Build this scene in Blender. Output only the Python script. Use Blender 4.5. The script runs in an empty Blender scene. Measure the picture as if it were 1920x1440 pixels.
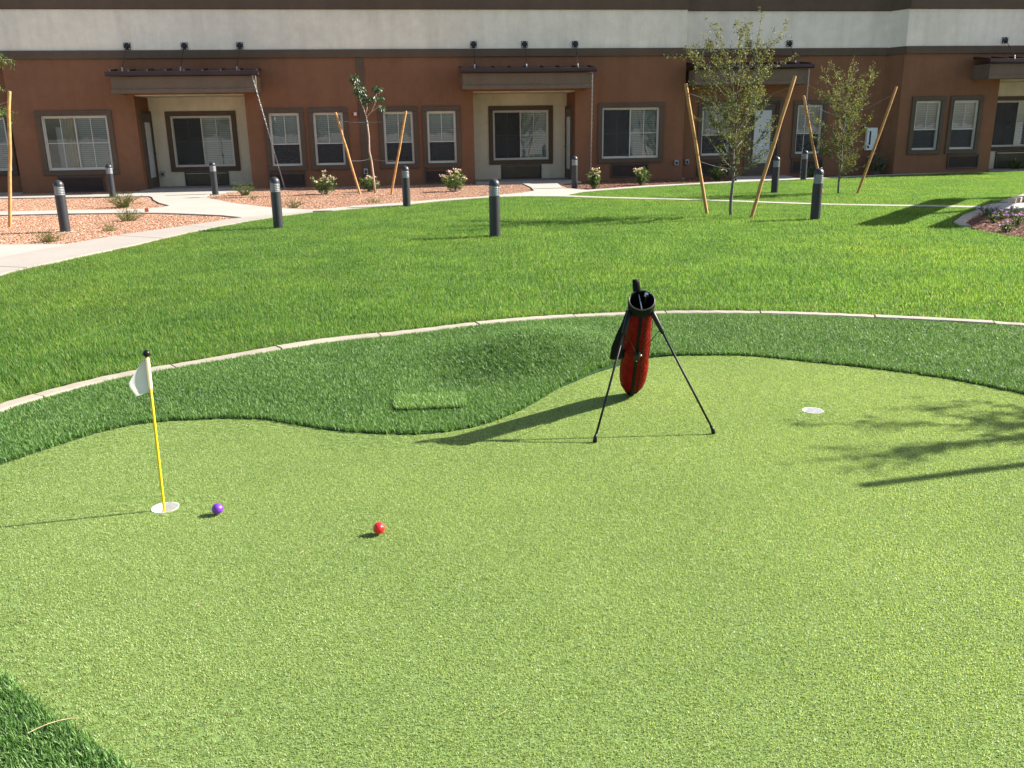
import bpy, bmesh, math, random
import numpy as np
from mathutils import Vector, Matrix
from mathutils.geometry import delaunay_2d_cdt

sc = bpy.context.scene
C = sc.collection
R = math.radians

# ------------------------------------------------------------------ camera, sky, sun, exposure
PITCH, ROLL, CAM_H = R(16.2), 0.0155, 1.5
fwd = Vector((0, math.cos(PITCH), -math.sin(PITCH)))
up0 = Vector((0, math.sin(PITCH), math.cos(PITCH)))
rt0 = Vector((1, 0, 0))
rt = rt0 * math.cos(ROLL) - up0 * math.sin(ROLL)
up = rt0 * math.sin(ROLL) + up0 * math.cos(ROLL)
cam = bpy.data.cameras.new('camera')
cam.sensor_width = 36.0
cam.lens = 36.0 * 1640 / 1920
cam.clip_start, cam.clip_end = 0.05, 2000
co = bpy.data.objects.new('camera', cam)
C.objects.link(co)
co.matrix_world = Matrix(((rt.x, up.x, -fwd.x, 0), (rt.y, up.y, -fwd.y, 0), (rt.z, up.z, -fwd.z, CAM_H), (0, 0, 0, 1)))
sc.camera = co

SUN_AZ, SUN_EL = R(13.5), R(33.5)          # measured from +X towards +Y
sun_dir = Vector((math.cos(SUN_EL) * math.cos(SUN_AZ), math.cos(SUN_EL) * math.sin(SUN_AZ), math.sin(SUN_EL)))
world = bpy.data.worlds.new('World')
sc.world = world
world.use_nodes = True
wn = world.node_tree.nodes
sky = wn.new('ShaderNodeTexSky')
sky.sky_type = 'NISHITA'
sky.sun_disc = False
sky.sun_elevation = SUN_EL
sky.sun_rotation = R(90) - SUN_AZ
sky.air_density, sky.dust_density, sky.ozone_density = 1.0, 1.6, 1.0
world.node_tree.links.new(sky.outputs[0], wn['Background'].inputs[0])
wn['Background'].inputs[1].default_value = 0.066
sl = bpy.data.lights.new('sun', 'SUN')
sl.energy, sl.angle, sl.color = 5.0, R(0.53), (1.0, 0.95, 0.86)
so = bpy.data.objects.new('sun', sl)
C.objects.link(so)
so.rotation_euler = (-sun_dir).to_track_quat('-Z', 'Y').to_euler()
so.location = sun_dir * 60
sc.view_settings.view_transform = 'Standard'
sc.view_settings.look = 'None'
sc.view_settings.gamma = 1.0
sc.view_settings.exposure = 1.5
sc.view_settings.use_curve_mapping = False
sc.cycles.max_bounces = 8
sc.cycles.diffuse_bounces = 4
sc.cycles.glossy_bounces = 3
sc.cycles.transparent_max_bounces = 12
sc.cycles.caustics_reflective = False
sc.cycles.caustics_refractive = False

rng = random.Random(7)
nrg = np.random.default_rng(7)


# ------------------------------------------------------------------ materials
def hexless(c):
    return (c[0], c[1], c[2], 1.0)


class NT:
    def __init__(s, name):
        s.m = bpy.data.materials.new(name)
        s.m.use_nodes = True
        s.t = s.m.node_tree
        s.b = s.t.nodes['Principled BSDF']
        s.out = s.t.nodes['Material Output']

    def n(s, typ, **kw):
        nd = s.t.nodes.new(typ)
        for k, v in kw.items():
            if k in nd.inputs:
                nd.inputs[k].default_value = v
            else:
                setattr(nd, k, v)
        return nd

    def l(s, a, b):
        s.t.links.new(a, b)

    def pos(s):
        return s.n('ShaderNodeNewGeometry').outputs['Position']

    def noise(s, scale, detail=3, rough=0.55, vec=None):
        nd = s.n('ShaderNodeTexNoise', Scale=scale, Detail=detail, Roughness=rough)
        s.l(vec or s.pos(), nd.inputs['Vector'])
        return nd.outputs['Fac']

    def ramp(s, fac, stops):
        r = s.n('ShaderNodeValToRGB')
        els = r.color_ramp.elements
        while len(els) < len(stops):
            els.new(0.5)
        for e, (p, c) in zip(els, stops):
            e.position = p
            e.color = hexless(c)
        s.l(fac, r.inputs['Fac'])
        return r.outputs['Color']

    def mix(s, fac, a, b, mode='MIX'):
        m = s.n('ShaderNodeMix', data_type='RGBA', blend_type=mode)
        for sock, v in ((m.inputs[0], fac), (m.inputs[6], a), (m.inputs[7], b)):
            if isinstance(v, bpy.types.NodeSocket):
                s.l(v, sock)
            elif isinstance(v, (int, float)):
                sock.default_value = v
            else:
                sock.default_value = hexless(v)
        return m.outputs[2]

    def bump(s, h, strength, dist):
        b = s.n('ShaderNodeBump', Strength=strength, Distance=dist)
        s.l(h, b.inputs['Height'])
        s.l(b.outputs['Normal'], s.b.inputs['Normal'])


def mat_plain(name, col, rough=0.6, metal=0.0, var=0.12, vscale=6.0, bump=0.0, bscale=200.0, spec=0.5):
    k = NT(name)
    f = k.noise(vscale, 4)
    d = tuple(max(0, c * (1 - var)) for c in col)
    e = tuple(min(1, c * (1 + var)) for c in col)
    k.l(k.ramp(f, [(0.3, d), (0.7, e)]), k.b.inputs['Base Color'])
    k.b.inputs['Roughness'].default_value = rough
    k.b.inputs['Metallic'].default_value = metal
    k.b.inputs['Specular IOR Level'].default_value = spec
    if bump:
        k.bump(k.noise(bscale, 3), bump, 0.004)
    return k.m


def mat_stucco(name, col):
    k = NT(name)
    f = k.noise(1.1, 6, 0.6)
    f2 = k.noise(0.35, 3)
    base = k.ramp(f, [(0.25, tuple(c * 0.90 for c in col)), (0.75, tuple(c * 1.08 for c in col))])
    col2 = k.ramp(f2, [(0.3, (0.93, 0.93, 0.93)), (0.7, (1.05, 1.04, 1.02))])
    mp = k.n('ShaderNodeMapping')
    mp.inputs['Scale'].default_value = (2.6, 2.6, 0.22)
    k.l(k.pos(), mp.inputs['Vector'])
    streak = k.ramp(k.noise(1.0, 5, 0.65, mp.outputs['Vector']), [(0.30, (0.90, 0.89, 0.88)), (0.55, (1.0, 1.0, 1.0)), (0.8, (1.04, 1.03, 1.01))])
    patchy = k.ramp(k.noise(4.5, 5, 0.7), [(0.3, (0.93, 0.93, 0.93)), (0.7, (1.05, 1.05, 1.05))])
    col3 = k.mix(1.0, k.mix(1.0, base, col2, 'MULTIPLY'), streak, 'MULTIPLY')
    k.l(k.mix(1.0, col3, patchy, 'MULTIPLY'), k.b.inputs['Base Color'])
    k.b.inputs['Roughness'].default_value = 0.9
    k.b.inputs['Specular IOR Level'].default_value = 0.2
    k.bump(k.noise(26, 6, 0.75), 0.7, 0.012)
    return k.m


def mat_leaf(name, stops, trans=0.35, rough=0.5, patch=None, spec=0.4, tcol=1.25):
    """blade / leaf material: per-blade tint + slow variation over the ground, light passing through"""
    k = NT(name)
    a = k.n('ShaderNodeAttribute', attribute_name='tint')
    base = k.ramp(a.outputs['Fac'], stops)
    if patch:
        f = k.noise(patch[0], 4, 0.6)
        base = k.mix(1.0, base, k.ramp(f, [(0.32, patch[1]), (0.68, patch[2])]), 'MULTIPLY')
        if len(patch) > 3:
            f3 = k.noise(patch[0] * 0.23, 2)
            base = k.mix(k.ramp(f3, [(0.5, (0, 0, 0)), (0.72, (1, 1, 1))]), base, k.mix(1.0, base, patch[3], 'MULTIPLY'))
    k.l(base, k.b.inputs['Base Color'])
    k.b.inputs['Roughness'].default_value = rough
    k.b.inputs['Specular IOR Level'].default_value = spec
    tr = k.n('ShaderNodeBsdfTranslucent')
    k.l(k.mix(1.0, base, (tcol, tcol * 1.0, tcol * 0.55), 'MULTIPLY'), tr.inputs['Color'])
    ms = k.n('ShaderNodeMixShader', Fac=trans)
    k.l(k.b.outputs[0], ms.inputs[1])
    k.l(tr.outputs[0], ms.inputs[2])
    k.l(ms.outputs[0], k.out.inputs['Surface'])
    return k.m


def mat_glass(name, tint=(0.86, 0.9, 0.9), base=0.05):
    k = NT(name)
    fr = k.n('ShaderNodeFresnel', IOR=1.52)
    add = k.n('ShaderNodeMath', operation='ADD', use_clamp=True)
    k.l(fr.outputs[0], add.inputs[0])
    add.inputs[1].default_value = base
    t = k.n('ShaderNodeBsdfTransparent')
    t.inputs['Color'].default_value = hexless(tint)
    g = k.n('ShaderNodeBsdfGlossy', Roughness=0.015)
    bm = k.n('ShaderNodeBump', Strength=0.05, Distance=0.02)
    k.l(k.noise(2.2, 2), bm.inputs['Height'])
    k.l(bm.outputs[0], g.inputs['Normal'])
    ms = k.n('ShaderNodeMixShader')
    k.l(add.outputs[0], ms.inputs[0])
    k.l(t.outputs[0], ms.inputs[1])
    k.l(g.outputs[0], ms.inputs[2])
    k.l(ms.outputs[0], k.out.inputs['Surface'])
    return k.m


def mat_concrete(name, col, var=0.07):
    k = NT(name)
    a = k.ramp(k.noise(0.9, 6, 0.65), [(0.3, tuple(c * (1 - var) for c in col)), (0.7, tuple(c * (1 + var) for c in col))])
    b = k.ramp(k.noise(45, 3), [(0.3, (0.94, 0.94, 0.94)), (0.7, (1.04, 1.04, 1.04))])
    k.l(k.mix(1.0, a, b, 'MULTIPLY'), k.b.inputs['Base Color'])
    k.b.inputs['Roughness'].default_value = 0.9
    k.bump(k.noise(160, 3), 0.35, 0.003)
    return k.m


M = {}
M['brown'] = mat_stucco('brown_stucco', (0.245, 0.119, 0.067))
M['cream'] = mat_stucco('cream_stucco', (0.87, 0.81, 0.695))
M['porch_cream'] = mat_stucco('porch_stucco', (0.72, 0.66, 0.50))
M['trim'] = mat_stucco('taupe_trim_stucco', (0.128, 0.094, 0.069))
M['canopy_metal'] = mat_plain('canopy_metal', (0.050, 0.030, 0.033), 0.45, 0.3, 0.15, 3.0)
M['canopy_beam'] = mat_stucco('canopy_beam_stucco', (0.185, 0.138, 0.100))
M['iron'] = mat_plain('black_iron', (0.02, 0.02, 0.024), 0.5, 0.4)
M['galv'] = mat_plain('galvanised_steel', (0.55, 0.55, 0.54), 0.4, 0.8, 0.15, 30)
M['vinyl'] = mat_plain('white_vinyl', (0.60, 0.575, 0.51), 0.45, 0, 0.04)
M['blind'] = mat_plain('blind_slats', (0.70, 0.72, 0.71), 0.6, 0, 0.05)
M['curtain'] = mat_plain('curtain_cloth', (0.62, 0.52, 0.38), 0.9, 0, 0.1)
M['glass'] = mat_glass('window_glass')
k = NT('insect_screen')
t_ = k.n('ShaderNodeBsdfTransparent')
k.b.inputs['Base Color'].default_value = (0.035, 0.037, 0.04, 1)
k.b.inputs['Roughness'].default_value = 0.6
ms = k.n('ShaderNodeMixShader', Fac=0.48)
k.l(k.b.outputs[0], ms.inputs[1])
k.l(t_.outputs[0], ms.inputs[2])
k.l(ms.outputs[0], k.out.inputs['Surface'])
M['screen'] = k.m
M['room'] = mat_plain('room_paint', (0.16, 0.15, 0.14), 0.9)
M['roomlit'] = mat_plain('room_furniture', (0.3, 0.26, 0.22), 0.8)
M['grille'] = mat_plain('grille_metal', (0.060, 0.054, 0.052), 0.55, 0.2)
M['door'] = mat_plain('door_paint', (0.085, 0.062, 0.048), 0.5, 0, 0.1)
M['box_white'] = mat_plain('white_enamel', (0.75, 0.77, 0.78), 0.4, 0, 0.05)
M['box_grey'] = mat_plain('grey_enamel', (0.33, 0.33, 0.33), 0.5, 0, 0.08)
M['red_enamel'] = mat_plain('red_enamel', (0.45, 0.05, 0.04), 0.4)
M['shell'] = mat_plain('roof_and_rear', (0.3, 0.26, 0.22), 0.9)
M['walk'] = mat_concrete('walk_concrete', (0.32, 0.285, 0.25))
M['path'] = mat_concrete('path_concrete', (0.36, 0.335, 0.295), 0.06)
M['curb'] = mat_concrete('curb_concrete', (0.33, 0.285, 0.23), 0.16)
M['soil'] = mat_plain('lawn_soil', (0.045, 0.060, 0.022), 1.0, 0, 0.3, 5, spec=0.1)
M['turfback'] = mat_plain('turf_backing', (0.030, 0.060, 0.022), 1.0, 0, 0.3, 40, spec=0.1)
M['greenback'] = mat_plain('green_backing', (0.16, 0.24, 0.070), 1.0, 0, 0.25, 60, bump=0.6, bscale=500, spec=0.1)
M['gravelbase'] = mat_plain('gravel_bed_base', (0.20, 0.12, 0.09), 1.0, 0, 0.3, 30, bump=1.0, bscale=60)
M['mulchbase'] = mat_plain('mulch_bed_base', (0.09, 0.055, 0.04), 1.0, 0, 0.4, 25, bump=1.0, bscale=50)
M['dirt'] = mat_plain('ground_dirt', (0.20, 0.185, 0.16), 1.0, 0, 0.2, 1.5)
M['bollard'] = mat_plain('charcoal_powder_coat', (0.035, 0.036, 0.042), 0.42, 0.15, 0.10, 9)
M['doorglass'] = mat_plain('frosted_door_glass', (0.55, 0.58, 0.60), 0.2, 0, 0.05)
M['lens'] = mat_plain('frosted_lens', (0.30, 0.31, 0.325), 0.25, 0, 0.05)
M['stake'] = mat_plain('lodgepole_stake', (0.50, 0.26, 0.085), 0.7, 0, 0.22, 12)
M['bark'] = mat_plain('grey_bark', (0.17, 0.15, 0.13), 0.9, 0, 0.3, 30, bump=0.6, bscale=90)
M['bark_tan'] = mat_plain('tan_bark', (0.42, 0.30, 0.24), 0.9, 0, 0.2, 30, bump=0.4, bscale=90)
M['wire'] = mat_plain('tie_wire', (0.32, 0.32, 0.32), 0.5, 0.6)
M['tie'] = mat_plain('green_rubber_tie', (0.02, 0.12, 0.06), 0.6)
M['red_nylon'] = NT('red_nylon').m
M['black_nylon'] = mat_plain('black_nylon', (0.005, 0.005, 0.006), 0.7, 0, 0.2, 40, bump=0.3, bscale=700, spec=0.18)
M['black_plastic'] = mat_plain('black_plastic', (0.007, 0.007, 0.008), 0.4, 0, 0.1, spec=0.3)
M['black_tube'] = mat_plain('black_anodised_tube', (0.007, 0.007, 0.008), 0.45, 0.0, 0.1, spec=0.25)
M['rim'] = mat_plain('rim_binding', (0.06, 0.06, 0.062), 0.35, 0, 0.1)
M['steel'] = mat_plain('bright_steel', (0.7, 0.7, 0.7), 0.25, 1.0, 0.05)
M['cup'] = mat_plain('white_cup_plastic', (0.80, 0.79, 0.77), 0.45, 0, 0.02)
M['pole'] = mat_plain('yellow_fibreglass', (0.80, 0.56, 0.015), 0.35, 0, 0.04)
M['timber'] = mat_plain('brown_timber', (0.16, 0.10, 0.07), 0.7, 0, 0.2, 8)
M['orange'] = mat_plain('orange_marker_film', (0.75, 0.12, 0.05), 0.6)
M['straw'] = mat_plain('dry_straw', (0.42, 0.33, 0.18), 0.8, 0, 0.2, 60)

k = NT('red_bag_nylon')
f = k.noise(900, 2)
k.l(k.ramp(f, [(0.3, (0.165, 0.0012, 0.004)), (0.7, (0.24, 0.002, 0.006))]), k.b.inputs['Base Color'])
k.b.inputs['Roughness'].default_value = 0.55
k.b.inputs['Specular IOR Level'].default_value = 0.10
k.bump(k.noise(17, 5, 0.6), 0.8, 0.03)
M['red_nylon'] = k.m

k = NT('white_pennant')
k.b.inputs['Base Color'].default_value = (0.88, 0.87, 0.85, 1)
k.b.inputs['Roughness'].default_value = 0.6
tr = k.n('ShaderNodeBsdfTranslucent')
tr.inputs['Color'].default_value = (0.88, 0.87, 0.85, 1)
ms = k.n('ShaderNodeMixShader', Fac=0.55)
k.l(k.b.outputs[0], ms.inputs[1])
k.l(tr.outputs[0], ms.inputs[2])
k.l(ms.outputs[0], k.out.inputs['Surface'])
M['pennant'] = k.m


def mat_ball(name, col):
    k = NT(name)
    k.b.inputs['Base Color'].default_value = hexless(col)
    k.b.inputs['Roughness'].default_value = 0.28
    v = k.n('ShaderNodeTexVoronoi', Scale=230.0)
    k.l(k.n('ShaderNodeTexCoord').outputs['Object'], v.inputs['Vector'])
    b = k.n('ShaderNodeBump', Strength=0.6, Distance=0.0015)
    k.l(v.outputs['Distance'], b.inputs['Height'])
    k.l(b.outputs[0], k.b.inputs['Normal'])
    return k.m


M['ball_purple'] = mat_ball('purple_ball', (0.16, 0.035, 0.42))
M['ball_red'] = mat_ball('red_ball', (0.75, 0.02, 0.025))

M['lawn'] = mat_leaf('lawn_blades', [(0.0, (0.055, 0.130, 0.022)), (0.5, (0.112, 0.245, 0.050)), (0.86, (0.225, 0.385, 0.10)), (1.0, (0.44, 0.44, 0.18))],
                     0.58, 0.5, (1.3, (0.78, 0.82, 0.8), (1.2, 1.12, 1.05), (1.3, 1.12, 1.0)))
M['fringe'] = mat_leaf('fringe_turf_blades', [(0.0, (0.030, 0.085, 0.022)), (0.45, (0.098, 0.222, 0.048)), (0.9, (0.29, 0.44, 0.145)), (1.0, (0.34, 0.46, 0.19))],
                       0.35, 0.45, (2.2, (0.86, 0.88, 0.86), (1.1, 1.08, 1.05)), spec=0.42)
M['green'] = mat_leaf('putting_green_pile', [(0.0, (0.15, 0.22, 0.062)), (0.45, (0.325, 0.415, 0.158)), (0.9, (0.52, 0.59, 0.295))],
                      0.48, 0.45, (1.1, (0.87, 0.90, 0.88), (1.10, 1.07, 1.06)), spec=0.45)
M['elm'] = mat_leaf('elm_leaves', [(0.0, (0.055, 0.075, 0.022)), (0.5, (0.105, 0.122, 0.038)), (0.85, (0.24, 0.235, 0.085)), (1.0, (0.36, 0.26, 0.10))], 0.42, 0.5, spec=0.25)
M['glossy_leaf'] = mat_leaf('glossy_dark_leaves', [(0.0, (0.030, 0.065, 0.022)), (1.0, (0.085, 0.14, 0.055))], 0.2, 0.35, spec=0.6)
M['shrub_leaf'] = mat_leaf('shrub_leaves', [(0.0, (0.040, 0.085, 0.020)), (0.7, (0.10, 0.17, 0.035)), (1.0, (0.20, 0.26, 0.07))], 0.3, 0.45)
M['tuft_leaf'] = mat_leaf('tuft_leaves', [(0.0, (0.05, 0.075, 0.020)), (0.7, (0.115, 0.14, 0.040)), (1.0, (0.24, 0.22, 0.08))], 0.35, 0.55, spec=0.25)
M['flower_pink'] = mat_leaf('pink_white_petals', [(0.0, (0.62, 0.30, 0.32)), (0.5, (0.78, 0.62, 0.56)), (1.0, (0.87, 0.81, 0.695))], 0.3, 0.6)
M['flower_purple'] = mat_leaf('purple_petals', [(0.0, (0.30, 0.16, 0.50)), (1.0, (0.52, 0.36, 0.72))], 0.3, 0.6)
M['gravel'] = mat_leaf('gravel_stones', [(0.0, (0.16, 0.068, 0.042)), (0.5, (0.335, 0.179, 0.115)), (0.85, (0.46, 0.30, 0.19)), (1.0, (0.52, 0.42, 0.33))], 0.0, 0.85, (2.0, (0.9, 0.9, 0.9), (1.08, 1.06, 1.05)), spec=0.3)
M['mulch'] = mat_leaf('mulch_chips', [(0.0, (0.05, 0.025, 0.018)), (0.6, (0.17, 0.075, 0.05)), (1.0, (0.42, 0.27, 0.19))], 0.0, 0.9, spec=0.2)


# ------------------------------------------------------------------ mesh helpers
class MB:
    def __init__(s):
        s.v, s.f, s.t = [], [], []

    def add(s, vs, fs, tint=None):
        o = len(s.v)
        s.v += [tuple(p) for p in vs]
        s.f += [tuple(i + o for i in q) for q in fs]
        if tint is not None:
            s.t += [tint] * len(vs)
        return s

    def box(s, x0, x1, y0, y1, z0, z1):
        vs = [(x, y, z) for z in (z0, z1) for y in (y0, y1) for x in (x0, x1)]
        return s.add(vs, [(0, 2, 3, 1), (4, 5, 7, 6), (0, 1, 5, 4), (2, 6, 7, 3), (0, 4, 6, 2), (1, 3, 7, 5)])

    def tube(s, pts, rads, n=8, cap=True):
        pts = [Vector(p) for p in pts]
        if isinstance(rads, (int, float)):
            rads = [rads] * len(pts)
        vs, fs = [], []
        ref = Vector((0.31, 0.52, 0.8))
        for i, p in enumerate(pts):
            d = (pts[min(i + 1, len(pts) - 1)] - pts[max(i - 1, 0)]).normalized()
            if abs(d.dot(ref)) > 0.97:
                ref = Vector((1, 0.1, 0))
            a = d.cross(ref).normalized()
            b = d.cross(a)
            for j in range(n):
                t = 2 * math.pi * j / n
                vs.append(p + (a * math.cos(t) + b * math.sin(t)) * rads[i])
        for i in range(len(pts) - 1):
            for j in range(n):
                k2 = (j + 1) % n
                fs.append((i * n + j, i * n + k2, (i + 1) * n + k2, (i + 1) * n + j))
        if cap:
            fs.append(tuple(range(n - 1, -1, -1)))
            fs.append(tuple((len(pts) - 1) * n + j for j in range(n)))
        return s.add(vs, fs)

    def lathe(s, prof, n=24, c=(0, 0, 0), cap=True):
        vs, fs = [], []
        for r, z in prof:
            for j in range(n):
                t = 2 * math.pi * j / n
                vs.append((c[0] + r * math.cos(t), c[1] + r * math.sin(t), c[2] + z))
        for i in range(len(prof) - 1):
            for j in range(n):
                k2 = (j + 1) % n
                fs.append((i * n + j, i * n + k2, (i + 1) * n + k2, (i + 1) * n + j))
        if cap:
            fs.append(tuple(range(n - 1, -1, -1)))
            fs.append(tuple((len(prof) - 1) * n + j for j in range(n)))
        return s.add(vs, fs)

    def mesh(s, name, mat, smooth=False):
        me = bpy.data.meshes.new(name)
        me.from_pydata(s.v, [], s.f)
        if s.t:
            a = me.attributes.new('tint', 'FLOAT', 'POINT')
            a.data.foreach_set('value', np.array(s.t, dtype=np.float32))
        me.materials.append(M[mat])
        if smooth:
            me.polygons.foreach_set('use_smooth', [True] * len(me.polygons))
        me.update()
        return me

    def build(s, name, mat, parent=None, smooth=False, bevel=0.0, loc=None, angle=None):
        o = bpy.data.objects.new(name, s.mesh(name, mat, smooth))
        C.objects.link(o)
        if parent:
            o.parent = parent
        if loc:
            o.location = loc
        if bevel:
            m = o.modifiers.new('bevel', 'BEVEL')
            m.width, m.segments, m.limit_method = bevel, 2, 'ANGLE'
        if angle:
            m = o.modifiers.new('split', 'EDGE_SPLIT')
            m.split_angle = R(angle)
        return o


def empty(name, loc=(0, 0, 0), rz=0.0):
    o = bpy.data.objects.new(name, None)
    o.empty_display_size = 0.1
    C.objects.link(o)
    o.location = loc
    o.rotation_euler = (0, 0, rz)
    return o


def tag(o, label, cat, group=None):
    o['label'], o['category'] = label, cat
    if group:
        o['group'] = group
    return o


def structure(o):
    o['kind'] = 'structure'
    return o


def stuff(o, label, cat):
    o['kind'], o['label'], o['category'] = 'stuff', label, cat
    return o


def copy_tree(o, parent=None):
    c = o.copy()
    C.objects.link(c)
    c.parent = parent
    for ch in list(o.children):
        copy_tree(ch, c)
    return c


def inside(pts, poly):
    x, y = pts[:, 0], pts[:, 1]
    p = np.array(poly)
    r = np.zeros(len(pts), bool)
    j = len(p) - 1
    for i in range(len(p)):
        xi, yi, xj, yj = p[i, 0], p[i, 1], p[j, 0], p[j, 1]
        if yi != yj:
            r ^= ((yi > y) != (yj > y)) & (x < (xj - xi) * (y - yi) / (yj - yi) + xi)
        j = i
    return r


def edge_dist(pts, poly):
    p = np.array(poly)
    q = np.roll(p, -1, 0)
    d = np.full(len(pts), 1e9)
    for a, b in zip(p, q):
        ab = b - a
        t = np.clip(((pts - a) @ ab) / max(ab @ ab, 1e-9), 0, 1)
        d = np.minimum(d, np.hypot(*(pts - (a + t[:, None] * ab)).T))
    return d


def smooth_line(pts, n=4):
    """Catmull-Rom through the points"""
    P = [np.array(p, float) for p in pts]
    P = [2 * P[0] - P[1]] + P + [2 * P[-1] - P[-2]]
    out = []
    for i in range(1, len(P) - 2):
        for k2 in range(n):
            t = k2 / n
            a, b, c, d = P[i - 1:i + 3]
            out.append(0.5 * ((2 * b) + (-a + c) * t + (2 * a - 5 * b + 4 * c - d) * t * t + (-a + 3 * b - 3 * c + d) * t ** 3))
    out.append(P[-2])
    return [tuple(map(float, p)) for p in out]


def region(name, outer, mat, z=0.0, depth=0.05, holes=(), step=None, zf=None):
    """a sheet with thickness bounded by a polygon, holes cut out"""
    loops = [list(outer)] + [list(h) for h in holes]
    vs, es = [], []
    for lp in loops:
        o = len(vs)
        vs += [Vector((p[0], p[1])) for p in lp]
        es += [(o + i, o + (i + 1) % len(lp)) for i in range(len(lp))]
    if step:
        a = np.array(outer)
        gx, gy = np.meshgrid(np.arange(a[:, 0].min(), a[:, 0].max(), step), np.arange(a[:, 1].min(), a[:, 1].max(), step))
        g = np.stack([gx.ravel(), gy.ravel()], 1)
        ok = inside(g, outer) & (edge_dist(g, outer) > step * 0.4)
        for h in holes:
            ok &= ~inside(g, h) & (edge_dist(g, h) > step * 0.4)
        vs += [Vector((float(p[0]), float(p[1]))) for p in g[ok]]
    v2, e2, f2, *_ = delaunay_2d_cdt(vs, es, [], 0, 1e-5)
    cen = np.array([np.mean([v2[i][:] for i in f], axis=0) for f in f2])
    ok = inside(cen, outer)
    for h in holes:
        ok &= ~inside(cen, h)
    b = MB()
    zz = (lambda x, y: z + zf(x, y)) if zf else (lambda x, y: z)
    b.add([(p.x, p.y, zz(p.x, p.y)) for p in v2], [f for f, q in zip(f2, ok) if q])
    for lp in loops:
        area = sum(p[0] * q[1] - q[0] * p[1] for p, q in zip(lp, lp[1:] + lp[:1]))
        n = len(lp)
        tv = [(p[0], p[1], zz(p[0], p[1])) for p in lp] + [(p[0], p[1], z - depth) for p in lp]
        b.add(tv, [(i, (i + 1) % n, n + (i + 1) % n, n + i) for i in range(n)])
    return structure(b.build(name, mat))


# ------------------------------------------------------------------ scatter: one object whose node tree places copies of its own little patches
def scatter_group(nv):
    g = bpy.data.node_groups.new('scatter', 'GeometryNodeTree')
    g.interface.new_socket('Geometry', in_out='INPUT', socket_type='NodeSocketGeometry')
    g.interface.new_socket('Geometry', in_out='OUTPUT', socket_type='NodeSocketGeometry')
    N, L = g.nodes, g.links
    gi, go = N.new('NodeGroupInput'), N.new('NodeGroupOutput')

    def attr(nm, ty):
        a = N.new('GeometryNodeInputNamedAttribute')
        a.data_type = ty
        a.inputs['Name'].default_value = nm
        return a.outputs['Attribute']

    def pick(val):
        c = N.new('FunctionNodeCompare')
        c.data_type, c.operation = 'INT', 'EQUAL'
        L.new(attr('part', 'INT'), c.inputs[2])
        c.inputs[3].default_value = val
        s = N.new('GeometryNodeSeparateGeometry')
        s.domain = 'POINT'
        L.new(gi.outputs[0], s.inputs['Geometry'])
        L.new(c.outputs[0], s.inputs['Selection'])
        return s.outputs['Selection']

    j = N.new('GeometryNodeJoinGeometry')
    for v in range(nv):
        ip = N.new('GeometryNodeInstanceOnPoints')
        L.new(pick(100 + v), ip.inputs['Points'])
        L.new(pick(v), ip.inputs['Instance'])
        L.new(attr('rot', 'FLOAT_VECTOR'), ip.inputs['Rotation'])
        L.new(attr('scl', 'FLOAT_VECTOR'), ip.inputs['Scale'])
        L.new(ip.outputs[0], j.inputs[0])
    L.new(j.outputs[0], go.inputs[0])
    return g


GROUPS = {}


def scatter(name, protos, sets, mat):
    """protos: list of MB; sets: list of (proto index, points Nx3, rotations Nx3, scales Nx3)"""
    vs, fs, part, tint = [], [], [], []
    for i, p in enumerate(protos):
        o = len(vs)
        vs += p.v
        fs += [tuple(a + o for a in f) for f in p.f]
        part += [i] * len(p.v)
        tint += p.t
    P = np.concatenate([s[1] for s in sets])
    rot = np.concatenate([np.zeros((len(vs), 3))] + [s[2] for s in sets]).astype(np.float32)
    scl = np.concatenate([np.ones((len(vs), 3))] + [s[3] for s in sets]).astype(np.float32)
    for s in sets:
        part += [100 + s[0]] * len(s[1])
    tint += [0.5] * len(P)
    me = bpy.data.meshes.new(name)
    me.from_pydata(vs + [tuple(map(float, p)) for p in P], [], fs)
    for nm, ty, data, key in (('part', 'INT', np.array(part, np.int32), 'value'), ('tint', 'FLOAT', np.array(tint, np.float32), 'value'),
                              ('rot', 'FLOAT_VECTOR', rot.ravel(), 'vector'), ('scl', 'FLOAT_VECTOR', scl.ravel(), 'vector')):
        a = me.attributes.new(nm, ty, 'POINT')
        a.data.foreach_set(key, data)
    me.materials.append(M[mat])
    o = bpy.data.objects.new(name, me)
    C.objects.link(o)
    m = o.modifiers.new('scatter', 'NODES')
    nv = len(protos)
    if nv not in GROUPS:
        GROUPS[nv] = scatter_group(nv)
    m.node_group = GROUPS[nv]
    return o


def blade(b, x, y, z, h, w, az, lean, bend, tint, segs=2):
    """a tapering, bending blade"""
    dx, dy = math.cos(az), math.sin(az)
    px, py = -dy, dx
    vs, fs = [], []
    cx, cz, ang = 0.0, 0.0, lean
    for i in range(segs + 1):
        t = i / segs
        ww = w * (1 - 0.85 * t * t) * 0.5
        if i == segs:
            vs.append((x + dx * cx, y + dy * cx, z + cz))
        else:
            vs.append((x + dx * cx - px * ww, y + dy * cx - py * ww, z + cz))
            vs.append((x + dx * cx + px * ww, y + dy * cx + py * ww, z + cz))
        cx += math.sin(ang) * h / segs
        cz += math.cos(ang) * h / segs
        ang += bend / segs
    for i in range(segs):
        if i == segs - 1:
            fs.append((2 * i, 2 * i + 1, 2 * i + 2))
        else:
            fs.append((2 * i, 2 * i + 1, 2 * i + 3, 2 * i + 2))
    b.add(vs, fs, tint)


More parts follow.
